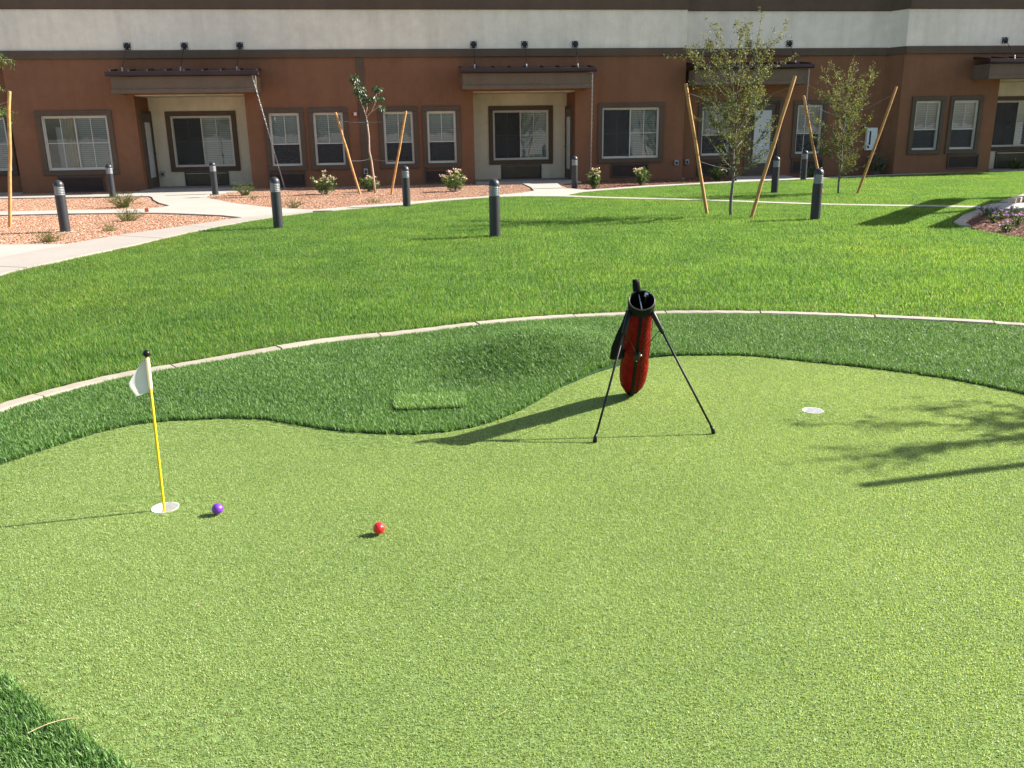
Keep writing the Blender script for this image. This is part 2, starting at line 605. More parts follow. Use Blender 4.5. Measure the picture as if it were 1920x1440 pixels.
def blade_patch(size, n, h, w, lean, bend, segs=2, rnd=None, hv=0.35, straw=0.0, tv=0.24):
    r_ = rnd or rng
    b = MB()
    for i in range(n):
        t = min(max(r_.gauss(0.45, tv), 0), 0.9)
        if r_.random() < straw:
            t = 1.0
        blade(b, r_.uniform(-size, size) / 2, r_.uniform(-size, size) / 2, 0, h * r_.uniform(1 - hv, 1 + hv * 0.6), w * r_.uniform(0.7, 1.25),
              r_.uniform(0, 6.283), min(abs(r_.gauss(0, lean)), 1.4), r_.gauss(bend, bend * 0.6), t, segs)
    return b


def stone_patch(size, n, rad, flat, chips=False):
    b = MB()
    t = (1 + 5 ** 0.5) / 2
    ico = [Vector(v).normalized() for v in ((-1, t, 0), (1, t, 0), (-1, -t, 0), (1, -t, 0), (0, -1, t), (0, 1, t), (0, -1, -t), (0, 1, -t), (t, 0, -1), (t, 0, 1), (-t, 0, -1), (-t, 0, 1))]
    fc = [(0, 11, 5), (0, 5, 1), (0, 1, 7), (0, 7, 10), (0, 10, 11), (1, 5, 9), (5, 11, 4), (11, 10, 2), (10, 7, 6), (7, 1, 8), (3, 9, 4), (3, 4, 2), (3, 2, 6), (3, 6, 8), (3, 8, 9), (4, 9, 5), (2, 4, 11), (6, 2, 10), (8, 6, 7), (9, 8, 1)]
    for i in range(n):
        r_ = rad * rng.uniform(0.55, 1.35)
        q = Matrix.Rotation(rng.uniform(0, 6.28), 3, 'Z') @ Matrix.Rotation(rng.gauss(0, 0.4), 3, 'X')
        s3 = Vector((r_ * rng.uniform(0.8, 1.3), r_ * rng.uniform(0.6, 1.0), r_ * rng.uniform(flat * 0.7, flat * 1.2)))
        if chips:
            s3.x *= 1.9
        c = Vector((rng.uniform(-size, size) / 2, rng.uniform(-size, size) / 2, r_ * flat * rng.uniform(0.2, 1.0)))
        b.add([c + q @ Vector((v.x * s3.x, v.y * s3.y, v.z * s3.z)) * rng.uniform(0.85, 1.12) for v in ico], fc, min(max(rng.gauss(0.5, 0.25), 0), 1))
    return b


def place(poly, step, jitter, dmin, dmax=1e9, holes=(), zf=None, z=0.0, xl=None, smin=0.85, smax=1.15, hscale=None):
    a = np.array(poly)
    gx, gy = np.meshgrid(np.arange(a[:, 0].min(), a[:, 0].max(), step), np.arange(a[:, 1].min(), a[:, 1].max(), step))
    g = np.stack([gx.ravel(), gy.ravel()], 1)
    g = g + nrg.uniform(-jitter, jitter, g.shape)
    vis = (np.abs(g[:, 0]) < 0.66 * g[:, 1] + 1.2) & (g[:, 1] > 0.6)
    g = g[vis]
    ok = inside(g, poly)
    d = edge_dist(g, poly)
    for h in holes:
        ok &= ~inside(g, h)
        d = np.minimum(d, edge_dist(g, h))
    g = g[ok & (d >= dmin) & (d < dmax)]
    n = len(g)
    zz = np.array([zf(x, y) for x, y in g]) if zf else np.zeros(n)
    P = np.column_stack([g, zz + z])
    rot = np.column_stack([np.zeros(n), np.zeros(n), nrg.uniform(0, 6.283, n)])
    s = nrg.uniform(smin, smax, n)
    if hscale is not None:
        s = s * hscale(g)
    return P, rot, np.column_stack([np.ones(n), np.ones(n), s])


def tiles(poly, size, fine, nv, nf, base, dmin, holes=(), zf=None, z=0.0, hscale=None, seed=1, tilt=False):
    """whole square patches edge to edge inside the outline, small tufts in what is left along its edges"""
    g_ = np.random.default_rng(seed)
    a = np.array(poly)
    x0, y0 = a[:, 0].min() - 0.013, max(a[:, 1].min(), 0.6)
    nx, ny = int((a[:, 0].max() - x0) / size) + 1, int((a[:, 1].max() - y0) / size) + 1
    ix, iy = np.meshgrid(np.arange(nx), np.arange(ny))
    ix, iy = ix.ravel(), iy.ravel()

    def test(p):
        ok = inside(p, poly)
        d = edge_dist(p, poly)
        for h in holes:
            ok &= ~inside(p, h)
            d = np.minimum(d, edge_dist(p, h))
        return ok, d

    def pack(p, var, quarter):
        n = len(p)
        zz = np.array([zf(x, y) for x, y in p]) if zf else np.zeros(n)
        rz = g_.integers(0, 4, n) * (math.pi / 2) if quarter else g_.uniform(0, 6.283, n)
        rot = np.column_stack([np.zeros(n), np.zeros(n), rz])
        if zf and tilt:
            e = 0.02
            for k2, (x, y) in enumerate(p):
                nn = Vector((-(zf(x + e, y) - zf(x - e, y)) / (2 * e), -(zf(x, y + e) - zf(x, y - e)) / (2 * e), 1)).normalized()
                q = Vector((0, 0, 1)).rotation_difference(nn).to_matrix() @ Matrix.Rotation(rz[k2], 3, 'Z')
                rot[k2] = q.to_euler()[:]
        s = g_.uniform(0.93, 1.07, n)
        if hscale is not None and n:
            s = s * hscale(p)
        P = np.column_stack([p, zz + z])
        S = np.column_stack([np.ones(n), np.ones(n), s])
        v = g_.integers(0, var[1], n)
        return [(var[0] + i, P[v == i], rot[v == i], S[v == i]) for i in range(var[1])]

    c = np.column_stack([x0 + (ix + 0.5) * size, y0 + (iy + 0.5) * size])
    vis = (np.abs(c[:, 0]) < 0.66 * c[:, 1] + 1.2)
    c = c[vis]
    ok, d = test(c)
    full = ok & (d > size * 0.72)
    part = ~full & (d < size * 0.75)
    m = int(round(size / fine))
    o = (np.arange(m) + 0.5) * fine - size / 2
    ox, oy = np.meshgrid(o, o)
    f = (c[part][:, None, :] + np.stack([ox.ravel(), oy.ravel()], 1)[None]).reshape(-1, 2)
    f = f + g_.uniform(-fine * 0.3, fine * 0.3, f.shape)
    ok, d = test(f)
    f = f[ok & (d > dmin)]
    return pack(c[full], (base, nv), True) + pack(f, (base + nv, nf), False)


def split(pl, nv, base):
    P, r_, s = pl
    ix = nrg.integers(0, nv, len(P))
    return [(base + i, P[ix == i], r_[ix == i], s[ix == i]) for i in range(nv)]


# ------------------------------------------------------------------ ground layout (metres; x right, y away from the lens, z up)
GREEN_TOP = [(-2.45, 3.9), (-2.37, 4.05), (-2.27, 4.22), (-2.15, 4.39), (-2.0, 4.5), (-1.78, 4.55), (-1.52, 4.56), (-1.34, 4.53), (-1.18, 4.45), (-1.02, 4.37), (-0.86, 4.31), (-0.72, 4.28), (-0.58, 4.26), (-0.44, 4.26), (-0.31, 4.3), (-0.17, 4.38), (-0.03, 4.53), (0.07, 4.67), (0.17, 4.84), (0.27, 5.03), (0.4, 5.2), (0.51, 5.35), (0.66, 5.5), (0.86, 5.69), (1.09, 5.78), (1.31, 5.78), (1.53, 5.77), (1.73, 5.7), (1.91, 5.6), (2.09, 5.5), (2.26, 5.41), (2.47, 5.27), (2.62, 5.15), (2.75, 5.02), (2.86, 4.87), (2.93, 4.78)]
GREEN_LOW = [(-0.96, 1.81), (-1.04, 1.87), (-1.14, 1.94), (-1.25, 2.01), (-1.36, 2.1), (-1.51, 2.22)]
GREEN = smooth_line(GREEN_TOP + [(3.1, 4.3), (3.2, 3.6), (3.1, 2.6), (2.6, 1.6), (1.5, 0.9), (0.2, 0.85), (-0.6, 1.45)] + GREEN_LOW + [(-1.9, 2.6), (-2.3, 3.1), (-2.46, 3.5)], 3)
CURB_IN = smooth_line([(-3.0, 0.8), (-3.06, 2.4), (-3.02, 3.8), (-2.88, 4.68), (-2.8, 4.9), (-2.65, 5.16), (-2.46, 5.4), (-2.22, 5.59), (-1.94, 5.82), (-1.64, 6.07), (-1.33, 6.28), (-0.98, 6.43), (-0.65, 6.58), (-0.25, 6.78), (0.18, 6.93), (0.53, 7.01), (0.84, 7.06), (1.29, 7.1), (1.73, 7.08), (2.15, 7.01), (2.55, 6.91), (2.89, 6.8), (3.3, 6.66), (3.64, 6.53), (3.87, 6.43), (4.5, 6.0), (5.1, 5.3), (5.4, 4.5), (5.45, 2.8), (5.4, 0.8)], 4)
CURB_W = 0.108


def offset(line, d):
    P = np.array(line)
    t = np.gradient(P, axis=0)
    t /= np.linalg.norm(t, axis=1)[:, None]
    return [tuple(map(float, p)) for p in P + d * np.column_stack([-t[:, 1], t[:, 0]])]


CURB_OUT = offset(CURB_IN, CURB_W)
FRINGE = CURB_IN + [(5.4, -1.5), (-3.0, -1.5)]
LAWN_TOP = smooth_line([(-5.67, 9.68), (-5.61, 10.25), (-5.5, 10.8), (-5.4, 11.45), (-5.24, 12.24), (-5.08, 13.2), (-4.85, 14.48), (-4.63, 15.2), (-4.15, 16.46), (-3.76, 17.03), (-3.1, 17.66), (-2.2, 18.4), (-1.77, 19.1), (-1.23, 19.6), (-0.56, 20.05), (-0.14, 20.3), (0.55, 20.27), (1.23, 20.08), (2.04, 19.45), (3.43, 18.73), (4.44, 18.05), (5.62, 17.19), (6.58, 16.65), (7.76, 16.2), (8.4, 15.82)], 2)
STRIP_TOP = smooth_line([(1.28, 20.48), (2.1, 19.80), (3.52, 19.0), (4.55, 18.31), (5.73, 17.44), (6.68, 16.89), (7.85, 16.46), (8.56, 16.12)], 2)
LAWN2_TOP = smooth_line([(1.28, 20.48), (1.59, 21.19), (2.13, 21.8), (3.59, 23.0), (5.47, 23.97), (6.45, 24.5), (8.1, 25.1), (11.36, 26.6), (16.16, 28.13)], 2)
CURB2_TOP = smooth_line([(1.89, 22.05), (3.65, 23.42), (5.56, 24.37), (6.55, 24.92), (8.24, 25.5), (11.54, 27.0), (16.42, 28.53)], 2)
LAWN = ([(-3.06 - CURB_W, 0.8)] + [p for p in CURB_OUT] + [(9.0, 0.8), (9.0, 9.0), (7.3, 10.9), (6.83, 11.67), (6.71, 11.93), (6.66, 12.44), (6.66, 13.05), (6.78, 13.5), (7.42, 14.5), (8.1, 15.35)]
        + LAWN_TOP[::-1] + [(-5.7, 8.0), (-5.6, 6.0), (-5.4, 3.0), (-5.3, 0.8)])
LAWN2 = STRIP_TOP + [(8.9, 16.5), (9.4, 17.0), (10.4, 18.2), (13.0, 21.5), (17.5, 26.8)] + LAWN2_TOP[::-1][:-1]

FA = R(7.0)                                  # the facade runs 7 degrees off the x axis
FP = Vector((0, 26.1, 0))


def fw(u, v):
    """facade coordinates (along, behind) to ground x, y"""
    return (FP.x + u * math.cos(FA) - v * math.sin(FA), FP.y + u * math.sin(FA) + v * math.cos(FA))


def fringe_z(x, y):
    d = math.exp(-(((x - 0.25) / 0.50) ** 2 + ((y - 5.95) / 0.52) ** 2)) * 0.125
    d -= math.exp(-(((x + 0.35) / 0.40) ** 2 + ((y - 5.35) / 0.35) ** 2)) * 0.065
    d += math.exp(-(((x + 1.5) / 0.7) ** 2 + ((y - 5.3) / 0.4) ** 2)) * 0.03
    return d


HOLES = [(-1.462, 3.384), (1.644, 4.549)]
CUP_R = 0.056


def circle(c, r_, n=28):
    return [(c[0] + r_ * math.cos(2 * math.pi * i / n), c[1] + r_ * math.sin(2 * math.pi * i / n)) for i in range(n)]


b = MB()
b.add([(-600, -600, -0.14), (600, -600, -0.14), (600, 600, -0.14), (-600, 600, -0.14)], [(0, 1, 2, 3)])
structure(b.build('ground', 'dirt'))

region('putting_green', GREEN, 'greenback', 0.0, 0.12, [circle(h, CUP_R) for h in HOLES])
region('fringe', FRINGE, 'turfback', 0.006, 0.12, [offset(GREEN, 0.0)], 0.16, fringe_z)
region('lawn', LAWN, 'soil', 0.0, 0.12, [], 0.8)
region('lawn', LAWN2, 'soil', 0.0, 0.12)

# mowing curb between turf and lawn, cast in lengths
curb = structure(empty('mowing_curb'))
CL = np.array(offset(CURB_IN, CURB_W / 2))
seg_len = np.r_[0, np.cumsum(np.hypot(*np.diff(CL, axis=0).T))]
jt = [(-2.82, 4.98), (-2.25, 5.63), (-1.65, 6.14), (-0.99, 6.46), (-0.31, 6.85), (0.54, 7.07), (1.33, 7.16), (2.1, 7.08), (2.94, 6.87)]
js = sorted(float(seg_len[np.argmin(np.hypot(*(CL - np.array(p)).T))]) for p in jt)
js = [0.02] + list(np.arange(js[0] - 0.9, 0.1, -0.9))[::-1] + js + list(np.arange(js[-1] + 0.85, seg_len[-1], 0.85)) + [float(seg_len[-1])]


def curb_at(s):
    x = np.interp(s, seg_len, CL[:, 0])
    y = np.interp(s, seg_len, CL[:, 1])
    x2, y2 = np.interp(s + 0.02, seg_len, CL[:, 0]), np.interp(s + 0.02, seg_len, CL[:, 1])
    x1, y1 = np.interp(s - 0.02, seg_len, CL[:, 0]), np.interp(s - 0.02, seg_len, CL[:, 1])
    t = np.array([x2 - x1, y2 - y1])
    t /= np.linalg.norm(t) + 1e-9
    return np.array([x, y]), np.array([-t[1], t[0]])


for i in range(len(js) - 1):
    s0, s1 = js[i] + 0.006, js[i + 1] - 0.006
    if s1 - s0 < 0.05:
        continue
    n = max(3, int((s1 - s0) / 0.08))
    b = MB()
    vs, fs = [], []
    dz = rng.uniform(-0.004, 0.004)
    prof = [(-0.5, -0.10), (-0.5, 0.020), (-0.42, 0.030), (0.42, 0.030), (0.5, 0.020), (0.5, -0.10)]
    for q in range(n + 1):
        p, nn = curb_at(s0 + (s1 - s0) * q / n)
        wj = CURB_W * (1 + 0.03 * math.sin(q * 1.7 + i))
        for (a, z) in prof:
            vs.append((p[0] + nn[0] * a * wj, p[1] + nn[1] * a * wj, z + dz + 0.0015 * math.sin(3.1 * q + i)))
    m_ = len(prof)
    for q in range(n):
        for a in range(m_ - 1):
            fs.append((q * m_ + a, q * m_ + a + 1, (q + 1) * m_ + a + 1, (q + 1) * m_ + a))
    fs.append(tuple(range(m_)))
    fs.append(tuple(n * m_ + a for a in range(m_ - 1, -1, -1)))
    b.add(vs, fs)
    b.build('curb_segment', 'curb', curb)

# concrete walk along the lawn and the paths to the porches; gravel beds are cut out of the paths
WALK_UP = [(-3.83, 17.32), (-4.46, 16.66), (-4.83, 16.16), (-4.93, 15.98), (-5.26, 15.12), (-5.64, 14.24), (-5.93, 13.59), (-6.09, 13.01), (-6.21, 12.41), (-6.45, 11.08), (-6.75, 9.0), (-6.8, 7.0), (-6.6, 3.0)]
low = [(-5.4, 3.0), (-5.6, 6.0), (-5.7, 8.0)] + [p for p in LAWN_TOP if p[1] < 17.2 and p[0] < -3.6]


def resample(line, n, f0=0.0, f1=1.0):
    P = np.array(line)
    d = np.r_[0, np.cumsum(np.hypot(*np.diff(P, axis=0).T))]
    t = np.linspace(f0, f1, n) * d[-1]
    return [(float(np.interp(q, d, P[:, 0])), float(np.interp(q, d, P[:, 1]))) for q in t]


walk = structure(empty('walkway'))
NS = 10
for i in range(NS):
    f0, f1 = i / NS + 0.0004, (i + 1) / NS - 0.0004
    o = region('walk_slab', resample(low, 8, f0, f1) + resample(WALK_UP[::-1], 8, f0, f1)[::-1], 'walk', 0.048 + rng.uniform(-0.002, 0.002), 0.14)
    del o['kind']
    o.parent = walk
GB_A = [(-12.0, 12.55), (-7.21, 12.5), (-6.25, 12.45), (-6.12, 13.01), (-5.96, 13.59), (-5.67, 14.24), (-5.29, 15.12), (-4.96, 15.98), (-4.86, 16.16), (-5.39, 16.66), (-6.04, 17.03), (-6.71, 17.35), (-7.18, 17.49), (-8.7, 17.57), (-9.9, 17.48), (-12.5, 17.3)]
GB_B = [(-15.0, 18.35), (-10.49, 18.36), (-9.38, 18.39), (-8.22, 18.37), (-7.6, 18.42), (-7.31, 18.84), (-7.33, 19.24), (-7.86, 20.04), (-8.41, 21.11), (-8.79, 22.0), (-9.0, 22.35), (-11.1, 22.45), (-15.0, 22.4)]
GB_C = [(-7.4, 23.4), (-7.6, 22.95), (-7.56, 22.25), (-7.05, 21.12), (-6.24, 19.88), (-5.86, 19.38), (-4.91, 18.29), (-4.04, 17.68), (-3.84, 17.62), (-3.57, 17.88), (-3.05, 18.45), (-2.31, 19.02), (-1.58, 19.75), (-0.57, 20.52), (0.32, 21.55), (0.62, 22.14), (0.58, 23.58), (0.40, 25.2), fw(-1.0, -0.55), fw(-1.0, 0.06), fw(-7.2, 0.06), fw(-7.2, -1.5)]
dleft = fw(7.05, 0.36)
GB_D = [(1.36, 25.2), (1.40, 23.61), (1.67, 22.55), (1.95, 22.2), (3.62, 23.5), (5.54, 24.45), (6.35, 24.92), fw(6.9, 0.2), fw(6.9, 0.36), fw(5.3, 0.36), fw(5.3, 0.06), fw(2.05, 0.06), fw(2.0, -0.75)]
GB_E = [(8.35, 25.64), (11.5, 27.08), (16.3, 28.6), fw(17.5, -0.6), fw(17.5, -0.1), fw(14.9, -0.1), fw(11.9, -0.1), fw(11.6, 0.36), fw(8.6, 0.36), fw(8.5, 0.0)]
GB_F = [(-9.9, 23.4), (-11.48, 23.42), (-15.0, 23.4), fw(-15.3, 0.06), fw(-10.25, 0.06)]
PATH_OUT = ([(-17.5, 9.0), (-6.75, 9.0), (-6.45, 11.08), (-6.21, 12.41)] + WALK_UP[::-1][5:] + [p for p in LAWN_TOP if p[0] > -3.7]
            + [(8.56, 16.12)] + STRIP_TOP[::-1][1:] + LAWN2_TOP[1:] + [(17.6, 28.5), fw(18, 1.5), fw(-17.6, 1.5)])
region('porch_paths', PATH_OUT, 'path', 0.045, 0.14, [GB_A, GB_B, GB_C, GB_D, GB_E, GB_F])
for nm, gp, mt in (('gravel_bed', GB_A, 'gravelbase'), ('gravel_bed', GB_B, 'gravelbase'), ('gravel_bed', GB_C, 'gravelbase'), ('gravel_bed', GB_D, 'mulchbase'), ('gravel_bed', GB_E, 'mulchbase'), ('gravel_bed', GB_F, 'gravelbase')):
    region(nm, gp, mt, 0.004, 0.12)

# flower bed at the right with its kerb and a bit of walk
BED = [(6.93, 13.45), (7.55, 14.42), (8.25, 15.27), (9.3, 15.3), (9.5, 14.2), (9.6, 12.6), (9.3, 11.2), (7.3, 11.1), (6.97, 11.75), (6.84, 12.1), (6.79, 12.6)]
region('flower_bed', BED, 'mulchbase', 0.005, 0.12)
BED2 = [(9.55, 16.75), (10.6, 18.05), (13.1, 21.3), (14.5, 20.0), (12.0, 16.6)]
region('flower_bed', BED2, 'mulchbase', 0.005, 0.12)
bk = structure(empty('bed_curb'))
for i, (p, q) in enumerate([((6.66, 13.05), (6.78, 13.5)), ((6.79, 13.515), (7.10, 14.0)), ((7.11, 14.015), (7.42, 14.5)), ((7.43, 14.515), (7.78, 14.95)), ((7.79, 14.965), (8.14, 15.40)), ((9.34, 16.95), (9.86, 17.58)), ((9.87, 17.595), (10.40, 18.23)), ((10.41, 18.245), (11.6, 19.7))]):
    p, q = Vector((*p, 0)), Vector((*q, 0))
    d = (q - p).normalized()
    nn = Vector((d.y, -d.x, 0)) * 0.15
    b = MB()
    vs = [p, q, q + nn, p + nn]
    b.add([(v.x, v.y, z) for z in (-0.1, 0.052) for v in vs], [(0, 3, 2, 1), (4, 5, 6, 7), (0, 1, 5, 4), (1, 2, 6, 5), (2, 3, 7, 6), (3, 0, 4, 7)])
    b.build('curb_stone', 'curb', bk, bevel=0.012)
region('walkway', [(8.58, 16.08), (8.42, 15.80), (8.27, 15.46), (9.4, 15.42), (12.1, 16.4), (9.5, 16.6), (9.2, 16.65), (8.85, 16.42)], 'path', 0.049, 0.14)

# ------------------------------------------------------------------ grass, turf, pile, gravel
lawn_p = [blade_patch(0.30, 1350, 0.050, 0.0046, 0.44, 0.6, 2, straw=0.025, hv=0.55, tv=0.33) for i in range(4)] + [blade_patch(0.034, 24, 0.050, 0.0044, 0.45, 0.6, 2, straw=0.04, hv=0.5, tv=0.27) for i in range(2)]


def lawn_h(g):
    x, y = g[:, 0], g[:, 1]
    return 1 + 0.13 * np.sin(1.9 * x + 0.7 * y) * np.sin(1.3 * y - 0.8 * x + 1) + 0.09 * np.sin(5.1 * x + 2 * y) * np.sin(4.3 * y - x)


sets = tiles(LAWN, 0.30, 0.03, 4, 2, 0, 0.004, hscale=lawn_h, seed=1) + tiles(LAWN2, 0.30, 0.03, 4, 2, 0, 0.004, hscale=lawn_h, seed=2)
stuff(scatter('lawn_grass', lawn_p, sets, 'lawn'), 'bright green mown lawn grass beyond the curb', 'grass')

LID_C, LID_A = (-0.463, 4.735), R(5)
LID_HOLE = [(LID_C[0] + x * math.cos(LID_A) - y * math.sin(LID_A), LID_C[1] + x * math.sin(LID_A) + y * math.cos(LID_A)) for x, y in ((-0.19, -0.105), (0.19, -0.105), (0.19, 0.112), (-0.19, 0.112))]
fr_p = [blade_patch(0.21, 2300, 0.030, 0.0030, 0.6, 1.0, 2, hv=0.4, tv=0.34) for i in range(4)] + [blade_patch(0.024, 27, 0.030, 0.0030, 0.5, 0.9, 2, hv=0.3, tv=0.34) for i in range(2)]
sets = tiles(FRINGE, 0.21, 0.021, 4, 2, 0, 0.0015, holes=[GREEN, LID_HOLE], zf=fringe_z, z=0.004, seed=3, tilt=True)
stuff(scatter('fringe_turf', fr_p, sets, 'fringe'), 'dark green artificial turf fringe around the putting green', 'artificial turf')

pg_p = [blade_patch(0.25, 6200, 0.0066, 0.0027, 1.05, 0.9, 1, hv=0.5, tv=0.27) for i in range(5)] + [blade_patch(0.026, 66, 0.0066, 0.0027, 1.05, 0.9, 1, hv=0.5, tv=0.27) for i in range(2)]
hl = [circle(h, CUP_R + 0.002) for h in HOLES]
sets = tiles(GREEN, 0.25, 0.025, 5, 2, 0, 0.005, holes=hl, seed=4)
stuff(scatter('green_pile', pg_p, sets, 'green'), 'short pale green curled pile of the putting green', 'artificial turf')

gr_p = [stone_patch(0.34, 330, 0.015, 0.7) for i in range(3)]
sets = []
for gp in (GB_A, GB_B, GB_C, GB_F):
    sets += split(place(gp, 0.24, 0.05, 0.15, z=0.004), 3, 0)
gs_p = [stone_patch(0.10, 34, 0.014, 0.7)]
for gp in (GB_A, GB_B, GB_C, GB_F):
    P_, r_, s_ = place(gp, 0.075, 0.02, 0.035, 0.17, z=0.004)
    sets.append((3, P_, r_, s_))
stuff(scatter('gravel', gr_p + gs_p, sets, 'gravel'), 'pinkish red crushed gravel in the planting beds', 'gravel')
mu_p = [stone_patch(0.34, 300, 0.016, 0.35, True) for i in range(2)] + [stone_patch(0.10, 32, 0.014, 0.4, True)]
sets = []
for gp in (GB_D, GB_E, BED, BED2):
    sets += split(place(gp, 0.24, 0.05, 0.15), 2, 0)
    P_, r_, s_ = place(gp, 0.075, 0.02, 0.035, 0.17)
    sets.append((2, P_, r_, s_))
stuff(scatter('wood_mulch', mu_p, sets, 'mulch'), 'reddish brown bark mulch in the right hand beds', 'mulch')

# the raised turf lid let into the fringe
lid = empty('turf_lid', (*LID_C, 0.008), LID_A)
tag(lid, 'small raised rectangle of turf set into the dark fringe', 'turf lid')
b = MB()
n_ = 8
rr = 0.05
lp = []
for (cx, cy, a0) in ((0.155, 0.075, 0), (-0.155, 0.075, 90), (-0.155, -0.075, 180), (0.155, -0.075, 270)):
    for i in range(n_ + 1):
        t = R(a0 + 90 * i / n_)
        lp.append((cx + rr * math.cos(t), cy + rr * math.sin(t)))
m_ = len(lp)
b.add([(x, y, 0.0) for x, y in lp] + [(x, y, 0.020) for x, y in lp], [tuple(range(m_, 2 * m_))] + [(i, (i + 1) % m_, m_ + (i + 1) % m_, m_ + i) for i in range(m_)])
b.build('board', 'turfback', lid)
b = MB()
for i in range(3600):
    x, y = rng.uniform(-0.205, 0.205), rng.uniform(-0.125, 0.125)
    if max(abs(x) - 0.155, 0) ** 2 + max(abs(y) - 0.075, 0) ** 2 > rr * rr:
        continue
    blade(b, x, y, 0.018, 0.028 * rng.uniform(0.6, 1.2), 0.0036 * rng.uniform(0.7, 1.2), rng.uniform(0, 6.28), abs(rng.gauss(0, 0.45)), rng.gauss(0.8, 0.4), min(max(rng.gauss(0.72, 0.2), 0), 1), 2)
o = b.build('turf_blades', 'fringe', lid)
o['kind'] = 'stuff'

# loose dry strands lying on the green
b = MB()
for i in range(110):
    x, y = rng.uniform(-2.3, 2.9), rng.uniform(1.7, 5.6)
    a = rng.uniform(0, 6.28)
    tw = rng.gauss(0, 0.55)
    L_ = rng.uniform(0.004, 0.016)
    zz_ = rng.uniform(0.006, 0.009)
    p = [(x, y, zz_)]
    for q in range(5):
        a += tw * rng.uniform(0.3, 1)
        x += math.cos(a) * L_
        y += math.sin(a) * L_
        p.append((x, y, zz_ + rng.uniform(-0.001, 0.002)))
    b.tube(p, rng.uniform(0.0004, 0.0007), 3)
stuff(b.build('dry_strands', 'straw'), 'thin dry grass clippings scattered on the putting green', 'clippings')
b = MB()
b.tube([(-1.255, 1.908, 0.034), (-1.238, 1.924, 0.036), (-1.220, 1.941, 0.036), (-1.200, 1.960, 0.032), (-1.180, 1.979, 0.024), (-1.166, 1.993, 0.014)], [0.0012, 0.0013, 0.0012, 0.0011, 0.0009, 0.0006], 5)
tag(b.build('straw_stem', 'straw'), 'long dry straw stem lying across the turf edge', 'straw')

# ------------------------------------------------------------------ building
bld = empty('apartment_building', FP, FA)
tag(bld, 'long brown and cream stucco building with porches and metal canopies', 'building')
OPEN = []


def wall_sheet(name, u0, u1, z0, z1, v, openings, mat, ret=0.14, ends=(0.7, 0.7)):
    us = sorted({u0, u1, *[a for o in openings for a in o[:2]]})
    zs = sorted({z0, z1, *[a for o in openings for a in o[2:4]]})
    b = MB()
    for i in range(len(us) - 1):
        for j in range(len(zs) - 1):
            cu, cz = (us[i] + us[i + 1]) / 2, (zs[j] + zs[j + 1]) / 2
            if any(o[0] < cu < o[1] and o[2] < cz < o[3] for o in openings):
                continue
            b.add([(us[i], v, zs[j]), (us[i + 1], v, zs[j]), (us[i + 1], v, zs[j + 1]), (us[i], v, zs[j + 1])], [(0, 1, 2, 3)])
    for o in openings:
        r_ = o[4] if len(o) > 4 else ret
        a, c, d, e = o[:4]
        for q in ([(a, d), (a, e)], [(c, e), (c, d)], [(a, e), (c, e)], [(c, d), (a, d)]):
            (x0, y0), (x1, y1) = q
            b.add([(x0, v, y0), (x1, v, y1), (x1, v + r_, y1), (x0, v + r_, y0)], [(0, 1, 2, 3)])
    for u, e in ((u0, ends[0]), (u1, ends[1])):
        if e:
            b.add([(u, v, z0), (u, v, z1), (u, v + e, z1), (u, v + e, z0)], [(0, 1, 2, 3)])
    return b.build(name, mat, bld)


def surround(u0, u1, z0, z1, v, t=0.13, proud=0.045):
    b = MB()
    b.box(u0 - t, u1 + t, v - proud, v + 0.01, z1, z1 + t)
    b.box(u0 - t, u1 + t, v - proud, v + 0.01, z0 - t, z0)
    b.box(u0 - t, u0, v - proud, v + 0.01, z0 + 0.0005, z1 - 0.0005)
    b.box(u1, u1 + t, v - proud, v + 0.01, z0 + 0.0005, z1 - 0.0005)
    return b


def blinds(u0, u1, z0, z1, v, tilt=0.9):
    b = MB()
    n = int((z1 - z0) / 0.052)
    ca, sa = math.cos(tilt) * 0.026, math.sin(tilt) * 0.026
    for i in range(n):
        z = z0 + 0.03 + i * 0.052
        e = rng.uniform(-0.002, 0.002)
        b.add([(u0, v - ca, z - sa), (u1, v - ca, z - sa + e), (u1, v + ca, z + sa + e), (u0, v + ca, z + sa)], [(0, 1, 2, 3)])
    b.box(u0, u1, v - 0.025, v + 0.025, z1 - 0.04, z1)
    return b


def frame_rect(b, u0, u1, z0, z1, v0, v1, t):
    b.box(u0, u1, v0, v1, z1 - t, z1)
    b.box(u0, u1, v0, v1, z0, z0 + t)
    b.box(u0, u0 + t, v0, v1, z0 + t, z1 - t)
    b.box(u1 - t, u1, v0, v1, z0 + t, z1 - t)


def pane(u0, u1, z0, z1, v):
    b = MB()
    b.box(u0, u1, v, v + 0.006, z0, z1)
    return b


